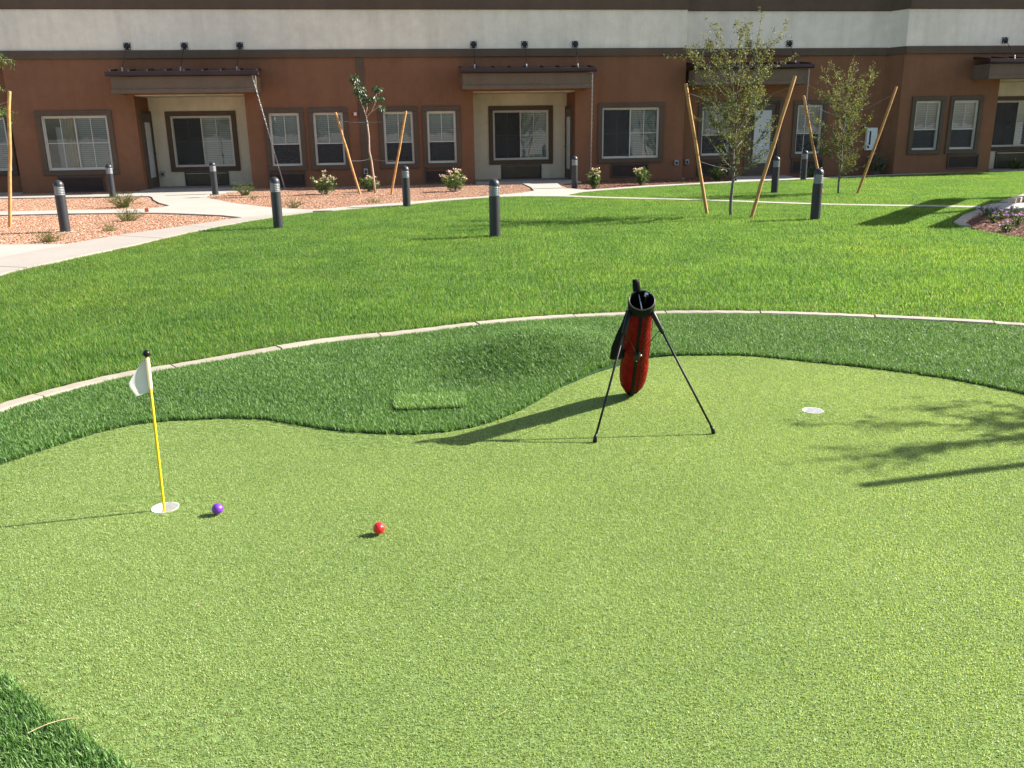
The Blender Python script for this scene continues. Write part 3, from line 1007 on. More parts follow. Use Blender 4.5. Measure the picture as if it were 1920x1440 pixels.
def window(u0, u1, z0, z1, v, kind, blind=(True, True), curtain=False, open_left=0.0):
    """kind: slider (two sashes side by side) or hung (upper over lower sash)"""
    vf = v + 0.02
    b = MB()
    frame_rect(b, u0, u1, z0, z1, vf, vf + 0.09, 0.036)
    w = b.build('window', 'vinyl', bld, bevel=0.004)
    surround(u0, u1, z0, z1, v).build('window_surround', 'trim', w, bevel=0.01)
    um, zm = (u0 + u1) / 2, z0 + (z1 - z0) * 0.42
    i0, i1, j0, j1 = u0 + 0.036, u1 - 0.036, z0 + 0.036, z1 - 0.036
    if kind == 'slider':
        sashes = [(i0, um + 0.025, j0, j1, vf + 0.05), (um - 0.025, i1, j0, j1, vf + 0.012)]
    else:
        sashes = [(i0, i1, j0, zm + 0.02, vf + 0.05), (i0, i1, zm - 0.02, j1, vf + 0.012)]
    for k2, (a, c, d, e, vv) in enumerate(sashes):
        b = MB()
        frame_rect(b, a, c, d, e, vv, vv + 0.03, 0.028)
        s = b.build('sash', 'vinyl', w, bevel=0.003)
        pane(a + 0.028, c - 0.028, d + 0.028, e - 0.028, vv + 0.011).build('pane', 'glass', w)
        if k2 == 0 and not curtain:
            pane(a + 0.024, c - 0.024, d + 0.024, e - 0.024, vv - 0.012).build('insect_screen', 'screen', w)
        b = MB()
        cu, cz = (a + c) / 2, (d + e) / 2
        if kind == 'slider':
            b.box(cu - 0.008, cu + 0.008, vv + 0.002, vv + 0.0095, d + 0.028, e - 0.028)
            b.box(a + 0.028, cu - 0.008, vv + 0.002, vv + 0.0095, cz - 0.008, cz + 0.008)
            b.box(cu + 0.008, c - 0.028, vv + 0.002, vv + 0.0095, cz - 0.008, cz + 0.008)
        else:
            b.box(cu - 0.008, cu + 0.008, vv + 0.002, vv + 0.0095, d + 0.028, e - 0.028)
        if not (kind == 'hung' and k2 == 0):
            b.build('muntin', 'vinyl', w)
        if blind[k2]:
            bv = vf + 0.14
            if kind == 'hung' and k2 == 0:
                blinds(a, c, d, e, bv + 0.05, 0.35).build('blind', 'blind', w)
            else:
                blinds(a, c, d, e, bv, 1.05 if kind == 'hung' else 0.95).build('blind', 'blind', w)
    if curtain:
        b = MB()
        vs, fs = [], []
        n = 26
        for i in range(n + 1):
            t = i / n
            for z, sh in ((j0 - 0.05, 0.0), (j1 + 0.05, 0.10)):
                vs.append((um - 0.42 + t * 0.34 - sh * (1 - t) * 0.4, vf + 0.26 + 0.035 * math.sin(t * 30), z))
        for i in range(n):
            fs.append((2 * i, 2 * i + 2, 2 * i + 3, 2 * i + 1))
        b.add(vs, fs)
        b.build('curtain', 'curtain', w, smooth=True)
        b = MB()
        b.box(i0 + 0.12, i0 + 0.32, vf + 0.5, vf + 0.54, j0, j1 - 0.25)
        b.build('door_leaf', 'blind', w)
    return w


def vent(u0, u1, z0, z1, v, mat='grille'):
    b = MB()
    frame_rect(b, u0, u1, z0, z1, v - 0.035, v + 0.05, 0.035)
    g = b.build('vent_grille', mat, bld, bevel=0.003)
    b = MB()
    n = int((z1 - z0 - 0.07) / 0.032)
    for i in range(n):
        z = z0 + 0.04 + i * 0.032
        b.add([(u0 + 0.035, v - 0.028, z), (u1 - 0.035, v - 0.028, z), (u1 - 0.035, v - 0.004, z + 0.022), (u0 + 0.035, v - 0.004, z + 0.022)], [(0, 1, 2, 3)])
    b.box(u0 + 0.036, u1 - 0.036, v + 0.002, v + 0.03, z0 + 0.036, z1 - 0.036)
    b.build('louvres', mat, g)


def door(u, v, z0, z1, along, mat='door', w=0.9, glass=(0.2, 0.75, 0.25, 1.9)):
    """along 'v': hung in a porch side wall whose face looks along sign of u"""
    pass


ZW0, ZW1 = 0.62, 2.04
ZP = 2.56
main_open = [(-12.62, -10.92, ZW0, ZW1), (-10.16, -7.26, -0.14, ZP, 1.36), (-6.66, -5.84, ZW0, ZW1), (-5.46, -4.64, ZW0, ZW1), (-3.53, -2.70, ZW0, ZW1), (-2.31, -1.49, ZW0, ZW1), (-0.98, 1.96, -0.14, ZP, 1.36), (2.75, 4.45, ZW0 + 0.03, ZW1 + 0.03)]
wall_sheet('wall', -13.38, 5.2, -0.14, 3.50, 0.0, main_open, 'brown')
z2 = 0.05
wall_sheet('wall', 5.2, 11.75, -0.14, 3.50, 0.30, [(5.84, 6.72, ZW0 + z2, ZW1 + z2), (7.30, 8.22, -0.14, 2.16 + z2), (8.80, 9.60, ZW0 + z2, ZW1 + z2)], 'brown')
z3 = 0.11
wall_sheet('wall', 11.75, 18.0, -0.14, 3.50, -0.22, [(12.26, 13.07, ZW0 + z3, ZW1 + z3), (13.48, 14.29, ZW0 + z3, ZW1 + z3), (14.88, 17.9, -0.14, 2.74, 1.36)], 'brown')
wall_sheet('wall', -18.0, -13.38, -0.14, 3.50, 0.55, [(-15.3, -13.75, ZW0, ZW1)], 'brown')
# porch back walls and ceilings
for (u0, u1, v, zt, win) in ((-10.16, -7.26, 0.0, ZP, (-9.60, -7.90, ZW0 - 0.02, ZW1 - 0.02)), (-0.98, 1.96, 0.0, ZP, (-0.29, 1.40, ZW0, ZW1 + 0.02)), (14.88, 17.9, -0.22, 2.74, (15.80, 17.45, ZW0 + 0.12, ZW1 + 0.12))):
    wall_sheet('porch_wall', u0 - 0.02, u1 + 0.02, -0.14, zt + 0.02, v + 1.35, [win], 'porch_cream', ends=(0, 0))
    b = MB()
    b.box(u0 + 0.002, u1 - 0.002, v + 0.06, v + 1.345, zt - 0.03, zt - 0.004)
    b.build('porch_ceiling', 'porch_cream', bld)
    window(*win, v + 1.35, 'slider', blind=(u0 > 0, True))
    gu = (win[0] + win[1]) / 2
    vent(gu - 0.62, gu + 0.62, 0.05, win[2] - 0.14, v + 1.35)
window(-12.62, -10.92, ZW0, ZW1, 0.0, 'slider', (False, True), True)
for a, c in ((-6.66, -5.84), (-5.46, -4.64), (-3.53, -2.70), (-2.31, -1.49)):
    window(a, c, ZW0, ZW1, 0.0, 'hung')
window(2.75, 4.45, ZW0 + 0.03, ZW1 + 0.03, 0.0, 'slider', (False, True))
window(5.84, 6.72, ZW0 + z2, ZW1 + z2, 0.30, 'hung')
window(8.80, 9.60, ZW0 + z2, ZW1 + z2, 0.30, 'hung')
window(12.26, 13.07, ZW0 + z3, ZW1 + z3, -0.22, 'hung')
window(13.48, 14.29, ZW0 + z3, ZW1 + z3, -0.22, 'hung')
window(-15.3, -13.75, ZW0, ZW1, 0.55, 'slider')
vent(-12.42, -11.22, 0.03, 0.47, 0.0)
vent(-6.78, -5.78, 0.05, 0.47, 0.0)
vent(-2.42, -1.42, 0.08, 0.47, 0.0)
vent(3.03, 4.15, 0.10, 0.50, 0.0)
vent(5.75, 6.75, 0.08, 0.52, 0.30)
vent(8.72, 9.72, 0.10, 0.52, 0.30)
vent(13.48, 14.50, 0.16, 0.58, -0.22)
# upper storeys: belt course, cream wall, brown band, and the wall above the frame
for (u0, u1, v) in ((-18.0, -13.42, 0.10), (-13.42, 5.2, 0.0), (5.204, 11.70, 0.30), (11.75, 18.0, -0.22)):
    b = MB(); b.box(u0, u1, v - 0.055, v + 0.7, 3.47, 3.68); b.build('belt_course', 'trim', bld, bevel=0.012)
    b = MB(); b.box(u0, u1 - 0.01, v + 0.01, v + 0.7, 3.682, 4.70); b.build('upper_wall', 'cream', bld, bevel=0.012)
    b = MB(); b.box(u0, u1, v - 0.05, v + 0.7, 4.702, 5.30); b.build('upper_band', 'trim', bld, bevel=0.012)
    b = MB(); b.box(u0, u1 - 0.01, v + 0.01, v + 0.7, 5.302, 6.75); b.build('parapet_wall', 'brown', bld, bevel=0.012)
    b = MB(); b.box(u0, u1, v - 0.07, v + 0.72, 6.752, 6.95); b.build('parapet_cap', 'trim', bld, bevel=0.012)
# splayed return where the right block steps forward
for z0, z1, mt, pr in ((-0.14, 3.468, 'brown', 0.0), (3.472, 3.676, 'trim', 0.055), (3.684, 4.698, 'cream', -0.008), (4.704, 5.298, 'trim', 0.05)):
    b = MB()
    pts = [(11.755, -0.218 - pr), (11.755, 0.42), (11.40, 0.42), (11.48, 0.30 - pr * 0.6)]
    if mt == 'brown' or mt == 'cream':
        pts = [(11.752, -0.217), (11.752, 0.42), (11.48, 0.42), (11.50, 0.302)]
    b.add([(u, v, z) for z in (z0, z1) for u, v in pts], [(0, 1, 2, 3), (7, 6, 5, 4), (0, 4, 5, 1), (1, 5, 6, 2), (2, 6, 7, 3), (3, 7, 4, 0)])
    b.build('splayed_return', mt, bld)
b = MB()
b.add([(u, v, z) for z in (-0.14, 6.6) for u, v in ((-18, 0.56), (18, 0.56), (18, 10), (-18, 10))], [(4, 5, 6, 7), (1, 2, 6, 5), (2, 3, 7, 6), (3, 0, 4, 7)])
b.build('rear_walls_and_roof', 'shell', bld)
b = MB()
b.box(-17.9, 17.9, 3.2, 3.3, -0.1, 3.2)
b.build('inner_partition', 'room', bld)
# vertical control joint trim between the window pairs
b = MB(); b.box(-4.18, -4.00, -0.035, 0.02, -0.1, 3.466); b.build('vertical_trim', 'trim', bld, bevel=0.008)
# little fixtures
b = MB(); b.box(-4.35, -4.23, -0.05, 0.0, 1.92, 2.06); o = b.build('fire_alarm_horn', 'red_enamel', bld, bevel=0.008)
b = MB(); b.box(-4.325, -4.255, -0.062, -0.051, 1.95, 2.03); b.build('strobe_lens', 'box_white', o, bevel=0.004)
for u, v, z in ((-4.09, -0.037, 0.36), (5.0, 0.0, 0.42), (5.42, 0.30, 0.43), (-9.98, 1.35, 0.35)):
    b = MB(); b.box(u - 0.06, u + 0.06, v - 0.07, v, z, z + 0.15); o = b.build('outlet_cover', 'box_grey', bld, bevel=0.01)
    b = MB(); b.box(u - 0.03, u + 0.03, v - 0.078, v - 0.0705, z + 0.03, z + 0.10); b.build('outlet_flap', 'iron', o)
b = MB(); b.box(11.03, 11.36, 0.18, 0.30, 0.74, 1.40); o = b.build('electric_panel', 'box_white', bld, bevel=0.012)
b = MB(); b.box(11.10, 11.15, 0.172, 0.1795, 0.90, 1.30); b.build('panel_slot', 'iron', o)
b = MB(); b.box(11.06, 11.12, 0.172, 0.1795, 0.80, 0.87); b.build('panel_lock', 'iron', o)
# porch doors in the side walls
for (us, sgn, v0) in ((-10.16, 1, 0.35), (1.96, -1, 0.35)):
    d0, d1 = us + sgn * 0.004, us + sgn * 0.05
    b = MB(); b.box(min(d0, d1), max(d0, d1), v0, v0 + 0.92, 0.03, 2.08)
    o = b.build('door', 'door', bld, bevel=0.006)
    b = MB(); frame_rect(b, v0 - 0.07, v0 + 0.97, -0.1, 2.16, 0, 1, 0.07)
    b.v = [(us + sgn * (0.002 + 0.058 * y), x, z) for x, y, z in b.v]
    b.build('door_frame', 'trim', o)
    b = MB(); b.box(min(us + sgn * 0.0505, us + sgn * 0.056), max(us + sgn * 0.0505, us + sgn * 0.056), v0 + 0.2, v0 + 0.72, 0.35, 1.85)
    b.build('door_glass', 'doorglass', o)
    b = MB(); b.tube([(us + sgn * 0.05, v0 + 0.84, 1.0), (us + sgn * 0.10, v0 + 0.84, 1.0), (us + sgn * 0.10, v0 + 0.74, 1.0)], 0.012, 8)
    b.build('handle', 'iron', o)
# entrance door in the recessed wall
b = MB(); b.box(7.37, 8.15, 0.36, 0.41, 0.02, 2.14); o = b.build('door', 'door', bld, bevel=0.006)
b = MB(); frame_rect(b, 7.30, 8.22, -0.1, 2.21, 0.315, 0.44, 0.068); b.build('door_frame', 'trim', o)
b = MB(); b.box(7.50, 8.02, 0.350, 0.3595, 0.42, 1.95); b.build('door_glass', 'doorglass', o)
b = MB(); frame_rect(b, 7.46, 8.06, 0.38, 1.99, 0.345, 0.3595, 0.04); b.build('glass_bead', 'door', o)
b = MB(); b.tube([(8.09, 0.36, 1.02), (8.09, 0.31, 1.02), (8.0, 0.31, 1.02)], 0.012, 8); b.build('handle', 'galv', o)
surround(7.30, 8.22, 0.13, 2.21, 0.30, 0.10, 0.04).build('door_surround', 'trim', o)


# canopies hung over the porches
def canopy(u0, u1, vw, proj, dz, plates):
    vfr = vw - proj
    zb = 2.56 + dz
    b = MB()
    b.box(u0 + 0.09, u1 - 0.09, vfr + 0.10, vfr + 0.24, zb, zb + 0.415)
    b.box(u0 + 0.09, u0 + 0.23, vfr + 0.24, vw - 0.002, zb, zb + 0.415)
    b.box(u1 - 0.23, u1 - 0.09, vfr + 0.24, vw - 0.002, zb, zb + 0.415)
    cn = b.build('canopy', 'canopy_beam', bld, bevel=0.008)
    b = MB()
    b.box(u0 + 0.075, u1 - 0.075, vfr + 0.075, vfr + 0.099, zb - 0.004, zb + 0.10)
    b.build('beam_trim', 'canopy_beam', cn, bevel=0.005)
    b = MB()
    b.box(u0 + 0.23, u1 - 0.23, vfr + 0.24, vw - 0.004, zb + 0.05, zb + 0.08)
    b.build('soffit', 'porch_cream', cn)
    # gutter and sloping standing seam roof
    zg = zb + 0.425
    b = MB()
    pr = [(0.0, 0.0), (-0.03, 0.03), (-0.03, 0.11), (-0.005, 0.115), (-0.005, 0.095), (0.10, 0.07), (0.10, 0.0)]
    vs = [(u, vfr + 0.0 + a, zg + z) for u in (u0, u1) for a, z in pr]
    m2 = len(pr)
    b.add(vs, [tuple(range(m2)), tuple(range(2 * m2 - 1, m2 - 1, -1))] + [(i, m2 + i, m2 + (i + 1) % m2, (i + 1) % m2) for i in range(m2)])
    b.build('gutter', 'canopy_metal', cn)
    b = MB()
    slope = 0.10
    vs = [(u, v, zg + 0.07 + (v - vfr) * slope + t) for u in (u0 + 0.03, u1 - 0.03) for v, t in ((vfr + 0.101, 0), (vw - 0.06, 0), (vw - 0.06, 0.03), (vfr + 0.101, 0.03))]
    b.add(vs, [(0, 1, 2, 3), (7, 6, 5, 4), (0, 4, 5, 1), (1, 5, 6, 2), (2, 6, 7, 3), (3, 7, 4, 0)])
    b.build('roof_panel', 'canopy_metal', cn)
    n = 9
    sb = MB()
    vs = [(u, v, zg + 0.10 + (v - vfr) * slope + t) for u in (-0.018, 0.018) for v, t in ((vfr + 0.09, 0.001), (vw - 0.06, 0.001), (vw - 0.06, 0.045), (vfr + 0.09, 0.045))]
    sb.add(vs, [(0, 1, 2, 3), (7, 6, 5, 4), (0, 4, 5, 1), (1, 5, 6, 2), (2, 6, 7, 3), (3, 7, 4, 0)])
    sm = sb.mesh('seam', 'canopy_metal')
    for i in range(n):
        o = bpy.data.objects.new('seam', sm)
        C.objects.link(o)
        o.parent = cn
        o.location.x = u0 + 0.06 + (u1 - u0 - 0.12) * i / (n - 1)
    for pu in plates:
        b = MB()
        b.box(pu - 0.085, pu + 0.085, vw - 0.030, vw + 0.008, 3.70 + dz * 0.3, 3.87 + dz * 0.3)
        b.box(pu - 0.007, pu + 0.007, vw - 0.10, vw - 0.031, 3.715 + dz * 0.3, 3.765 + dz * 0.3)
        o = b.build('hanger_plate', 'iron', cn, bevel=0.003)
        b = MB()
        zp = 3.75 + dz * 0.3
        e = (pu - 0.03, vfr + 0.30, zg + 0.18)
        b.tube([(pu, vw - 0.09, zp - 0.01), e], 0.009, 6)
        b.build('tie_rod', 'iron', cn)
        b = MB()
        for a in (-0.06, 0.06):
            for z in (3.725, 3.845):
                b.box(pu + a - 0.012, pu + a + 0.012, vw - 0.036, vw - 0.0305, z + dz * 0.3 - 0.012, z + dz * 0.3 + 0.012)
        b.build('bolts', 'galv', o)
        b = MB()
        b.tube([(e[0], e[1] + 0.03, e[2] + 0.05), (e[0], e[1], e[2] - 0.07)], 0.018, 6)
        b.build('turnbuckle', 'galv', cn)
    return vfr, zg


canopy(-10.54, -6.70, 0.0, 0.95, 0.0, (-10.16, -8.69, -7.25))
canopy(-1.40, 2.37, 0.0, 0.90, 0.02, (-0.93, 0.50, 1.94))
canopy(5.22, 8.80, 0.30, 0.90, 0.09, (5.97, 7.15, 8.40))
canopy(13.85, 18.4, -0.22, 0.90, 0.16, (14.86, 16.4, 17.9))
# porch slabs sit a touch proud of the paths
for u0, u1, v in ((-10.155, -7.265, -0.25), (-0.975, 1.955, -0.25), (14.885, 17.895, -0.3)):
    b = MB()
    b.box(u0, u1, v, v + 1.58, -0.1, 0.062)
    b.build('porch_slab', 'walk', bld, bevel=0.008)


# rain chains
def chain(p0, p1, label):
    p0, p1 = Vector((*fw(p0[0], p0[1]), p0[2])), Vector((*fw(p1[0], p1[1]), p1[2]))
    L_ = (p1 - p0).length
    n = int(L_ / 0.062)
    b = MB()
    d = (p1 - p0).normalized()
    a = d.cross(Vector((0, 1, 0))).normalized()
    c = d.cross(a)
    for i in range(n):
        cpt = p0 + d * (0.062 * (i + 0.5))
        e = a if i % 2 else c
        b.tube([cpt - d * 0.038 + e * 0.007, cpt - d * 0.020 + e * 0.014, cpt + d * 0.020 + e * 0.014, cpt + d * 0.038 + e * 0.007, cpt + d * 0.038 - e * 0.007, cpt + d * 0.020 - e * 0.014, cpt - d * 0.020 - e * 0.014, cpt - d * 0.038 - e * 0.007, cpt - d * 0.038 + e * 0.007], 0.0042, 5, cap=False)
    o = b.build('rain_chain', 'galv')
    tag(o, label, 'rain chain', 'rain chains hanging from the canopy gutters')


chain((-6.86, -0.93, 2.97), (-6.25, -1.0, 0.02), 'slanting steel rain chain between the first porch and the narrow window pair')
chain((2.26, -0.88, 2.99), (2.23, -0.9, 0.02), 'straight steel rain chain between the porch and the wide window')
chain((8.66, -0.58, 3.06), (8.62, -0.6, 0.02), 'steel rain chain in front of the window beside the glazed entrance door')


# ------------------------------------------------------------------ bollards
def make_bollard():
    r_ = empty('path_bollard')
    H_ = 0.84
    R_ = 0.079
    b = MB(); b.lathe([(R_, 0.0), (R_, 0.60)], 28); b.build('post', 'bollard', r_, smooth=True, angle=40)
    b = MB(); b.lathe([(R_ - 0.012, 0.60), (R_ - 0.012, 0.75)], 24); b.build('lens', 'lens', r_, smooth=True, angle=40)
    b = MB()
    for i in range(5):
        z = 0.618 + i * 0.026
        b.lathe([(R_ - 0.011, z - 0.002), (R_ + 0.001, z - 0.006), (R_ + 0.001, z - 0.002), (R_ - 0.011, z + 0.002)], 28, cap=False)
    for a in range(4):
        t = a * math.pi / 2 + 0.6
        b.tube([(math.cos(t) * (R_ - 0.006), math.sin(t) * (R_ - 0.006), 0.60), (math.cos(t) * (R_ - 0.006), math.sin(t) * (R_ - 0.006), 0.75)], 0.005, 6)
    b.build('louvre_rings', 'lens', r_, smooth=False)
    b = MB()
    b.lathe([(R_ + 0.001, 0.745), (R_ + 0.001, 0.762)] + [(R_ * math.cos(t), 0.762 + 0.078 * math.sin(t)) for t in [R(q) for q in range(8, 90, 9)]] + [(0.002, 0.84)], 28)
    b.build('dome_cap', 'bollard', r_, smooth=True, angle=50)
    b = MB(); b.lathe([(R_ + 0.001, 0.0), (R_ + 0.001, 0.028)], 28); b.build('base_collar', 'bollard', r_, smooth=True, angle=40)
    return r_


BOLL = [((-0.21, 12.71), 'dark grey path bollard alone in the middle of the open lawn', 0),
        ((-7.20, 14.34), 'dark grey path bollard on the gravel beside a low green tuft and the stake', 1),
        ((-7.48, 22.78), 'dark grey path bollard in front of the cream porch window with the dark sash', 1),
        ((-2.09, 18.16), 'dark grey path bollard at the lawn edge near the small staked tree', 0),
        ((-3.74, 14.32), 'dark grey path bollard on the lawn in line with the slanting rain chain', 0),
        ((6.06, 20.38), 'dark grey path bollard on the strip lawn before the glazed door', 0),
        ((8.21, 24.98), 'dark grey path bollard by the far curb near the wall', 0),
        ((4.96, 14.36), 'dark grey path bollard standing on the lawn between the two bushy staked trees', 0),
        ((1.69, 23.1), 'dark grey path bollard at the side of the short path to the porch', 1),
        ((-9.92, 22.38), 'dark grey path bollard behind the feathery green plant, before the curtained window', 0)]
proto = make_bollard()
for i, (p, lab, pad) in enumerate(BOLL):
    o = proto if i == 0 else copy_tree(proto)
    o.location = (p[0], p[1], 0.0)
    o.rotation_euler.z = rng.uniform(0, 6)
    tag(o, lab, 'bollard', 'bollard lights around the lawn and paths')
for i, (p, lab, pad) in enumerate(BOLL):
    if pad:
        b = MB(); b.lathe([(0.16, -0.1), (0.155, 0.018), (0.14, 0.024), (0.0805, 0.026)], 20, cap=False)
        q = bpy.data.objects.new('concrete_footing', b.mesh('concrete_footing', 'curb'))
        C.objects.link(q)
        tops = [o for o in C.objects if o.name.startswith('path_bollard') and abs(o.location.x - p[0]) < 1e-3]
        q.parent = tops[0]


# ------------------------------------------------------------------ trees
def leaf(b, p, d, size, asp, tint, rnd):
    """a small pointed leaf folded along its rib"""
    d = Vector(d).normalized()
    s = d.cross(Vector((rnd.gauss(0, 1), rnd.gauss(0, 1), rnd.gauss(0, 1)))).normalized()
    nn = d.cross(s)
    p = Vector(p)
    w = size * asp * 0.5
    b.add([p, p + d * size * 0.45 + s * w + nn * w * 0.35, p + d * size, p + d * size * 0.45 - s * w + nn * w * 0.35], [(0, 1, 2), (0, 2, 3)], tint)


def branch_path(p, d, L_, n, rnd, wob=0.12, lift=0.12):
    pts = [Vector(p)]
    d = Vector(d).normalized()
    for i in range(n):
        d = (d + Vector((rnd.gauss(0, wob), rnd.gauss(0, wob), rnd.gauss(0, wob) + lift))).normalized()
        pts.append(pts[-1] + d * L_ / n)
    return pts


def bushy_tree(base, H_, z_lo, spread, nlimb, seed, leafsize, leaves, label, dens=1.0, lean=(0.0, 0.0), up=1.0, top_sparse=True, r0=0.03, cat='tree', group=None):
    rnd = random.Random(seed)
    t = empty('young_tree', (base[0], base[1], 0))
    tag(t, label, 'tree', group)
    wood, fol = MB(), MB()
    n = 14
    trunk = [Vector((lean[0] * i / n + 0.012 * math.sin(i * 1.3 + seed), lean[1] * i / n + 0.012 * math.cos(i * 1.1), -0.05 + (H_ * 0.80) * i / n)) for i in range(n + 1)]
    wood.tube(trunk, [r0 * (1 - 0.80 * i / n) for i in range(n + 1)], 10)
    tips = []
    for k2 in range(nlimb):
        fz = z_lo + (H_ * 0.80 - z_lo) * (k2 / nlimb) ** 0.95
        i = min(int(fz / (H_ * 0.80) * n), n - 1)
        p = trunk[i].lerp(trunk[i + 1], rnd.random())
        az = k2 * 2.4 + rnd.gauss(0, 0.35)
        rel = (fz - z_lo) / (H_ - z_lo)
        prof = math.sin(math.pi * min(0.16 + rel * 0.78, 1.0)) ** 0.8
        L_ = spread * prof * rnd.uniform(0.65, 1.25) + 0.12
        el = rnd.uniform(0.45, 1.0) * up + rel * 0.3
        d = (math.cos(az) * math.cos(el), math.sin(az) * math.cos(el), math.sin(el))
        pts = branch_path(p, d, L_, 5, rnd, 0.13, 0.10)
        rr_ = r0 * 0.36 * (1 - 0.5 * rel)
        wood.tube(pts, [rr_ * (1 - 0.75 * q / 5) for q in range(6)], 5)
        tips.append((pts, rel))
        for q in range(rnd.randint(4, 7)):
            f_ = rnd.uniform(0.25, 1.0)
            j = min(int(f_ * 5), 4)
            pp = pts[j].lerp(pts[j + 1], f_ * 5 - j)
            dd = (pts[j + 1] - pts[j]).normalized() + Vector((rnd.gauss(0, 0.6), rnd.gauss(0, 0.6), rnd.gauss(0.15, 0.5)))
            tw = branch_path(pp, dd, rnd.uniform(0.14, 0.42) * (0.7 + spread * 0.4), 4, rnd, 0.18, 0.06)
            wood.tube(tw, [rr_ * 0.35, rr_ * 0.3, rr_ * 0.25, rr_ * 0.2, rr_ * 0.1], 4)
            tips.append((tw, rel))
    # leader
    lead = branch_path(trunk[-1], (0.1, 0, 1), H_ * 0.22, 5, rnd, 0.10, 0.15)
    wood.tube(lead, [r0 * 0.2 * (1 - 0.16 * q) for q in range(6)], 5)
    tips.append((lead, 1.0))
    per = leaves / max(1, len(tips))
    for pts, rel in tips:
        L_ = sum((pts[i + 1] - pts[i]).length for i in range(len(pts) - 1))
        m2 = int(per * (L_ / 0.36) * rnd.uniform(0.6, 1.4) * (1.25 - 0.55 * rel))
        for q in range(m2):
            f_ = rnd.random() ** 0.8 * (len(pts) - 1)
            j = min(int(f_), len(pts) - 2)
            pp = pts[j].lerp(pts[j + 1], f_ - j) + Vector((rnd.gauss(0, 0.018), rnd.gauss(0, 0.018), rnd.gauss(0, 0.018)))
            dd = (pts[j + 1] - pts[j]).normalized() * 0.6 + Vector((rnd.gauss(0, 1), rnd.gauss(0, 1), rnd.gauss(0, 0.8)))
            tn = min(max(rnd.gauss(0.42 + 0.22 * rel, 0.22), 0), 1)
            leaf(fol, pp, dd, leafsize * rnd.uniform(0.6, 1.3), 0.55, tn, rnd)
    wood.build('trunk', 'bark', t, smooth=True)
    fol.build('crown', 'elm', t)
    return t, trunk


def stake(p0, top, label, nm='tree_stake'):
    b = MB()
    n = 7
    P_ = [Vector((p0[0], p0[1], -0.08)).lerp(Vector(top), i / n) for i in range(n + 1)]
    P_ = [p + Vector((rng.gauss(0, 0.004), rng.gauss(0, 0.004), 0)) for p in P_]
    b.tube(P_[:-1] + [P_[-1] - (P_[-1] - P_[-2]) * 0.06, P_[-1]], [0.029] * n + [0.028, 0.022], 10)
    o = b.build(nm, 'stake', smooth=True, angle=45)
    tag(o, label, 'stake', 'wooden stakes holding the young trees')
    return Vector((p0[0], p0[1], 0)), Vector(top)


def tie(t, trunk_pt, st, f_, tree_loc):
    """wire from stake to trunk and a rubber collar, part of the tree"""
    p = st[0].lerp(st[1], f_) - tree_loc
    q = Vector(trunk_pt)
    mid = (p + q) / 2 - Vector((0, 0, 0.02))
    b = MB()
    b.tube([p, mid, q], 0.004, 5)
    b.build('tie_wire', 'wire', t)


def collar(t, pt, r_=0.04):
    b = MB()
    b.tube([(pt[0] + r_ * math.cos(a), pt[1] + r_ * math.sin(a), pt[2] + 0.012 * math.sin(a * 1.0)) for a in [i * math.pi / 6 for i in range(13)]], 0.014, 6)
    b.build('rubber_tie', 'tie', t)


G_TREE = 'young staked trees in the courtyard'
T2 = Vector((3.79, 15.18, 0))
t2, tr2 = bushy_tree(T2, 2.98, 0.74, 1.02, 36, 21, 0.036, 8000, 'taller young tree with wispy upright crown, tied between two poles', up=1.0, r0=0.030, group=G_TREE)
s_a = stake((3.50, 15.61), (3.02, 15.61, 2.21), 'wooden stake of the taller bushy tree on its wide window side')
s_b = stake((4.00, 14.77), (4.60, 14.77, 2.26), 'wooden stake of the taller bushy tree on its lawn bollard side')
for st in (s_a, s_b):
    tie(t2, tr2[11], st, 0.93, T2)
    tie(t2, tr2[5], st, 0.42, T2)
collar(t2, tr2[5]); collar(t2, tr2[11])
T3 = Vector((7.30, 19.78, 0))
t3, tr3 = bushy_tree(T3, 2.68, 0.42, 0.80, 34, 33, 0.040, 6900, 'shorter bushy young tree with yellowish leaf tips near the electric panel', up=0.85, r0=0.028, group=G_TREE)
s_c = stake((7.05, 20.0), (6.44, 20.0, 2.12), 'wooden stake on the rain chain side of the shorter bushy tree')
s_d = stake((7.66, 19.70), (8.33, 19.70, 2.27), 'wooden stake on the electric panel side of the shorter bushy tree')
for st in (s_c, s_d):
    tie(t3, tr3[11], st, 0.93, T3)
collar(t3, tr3[11])


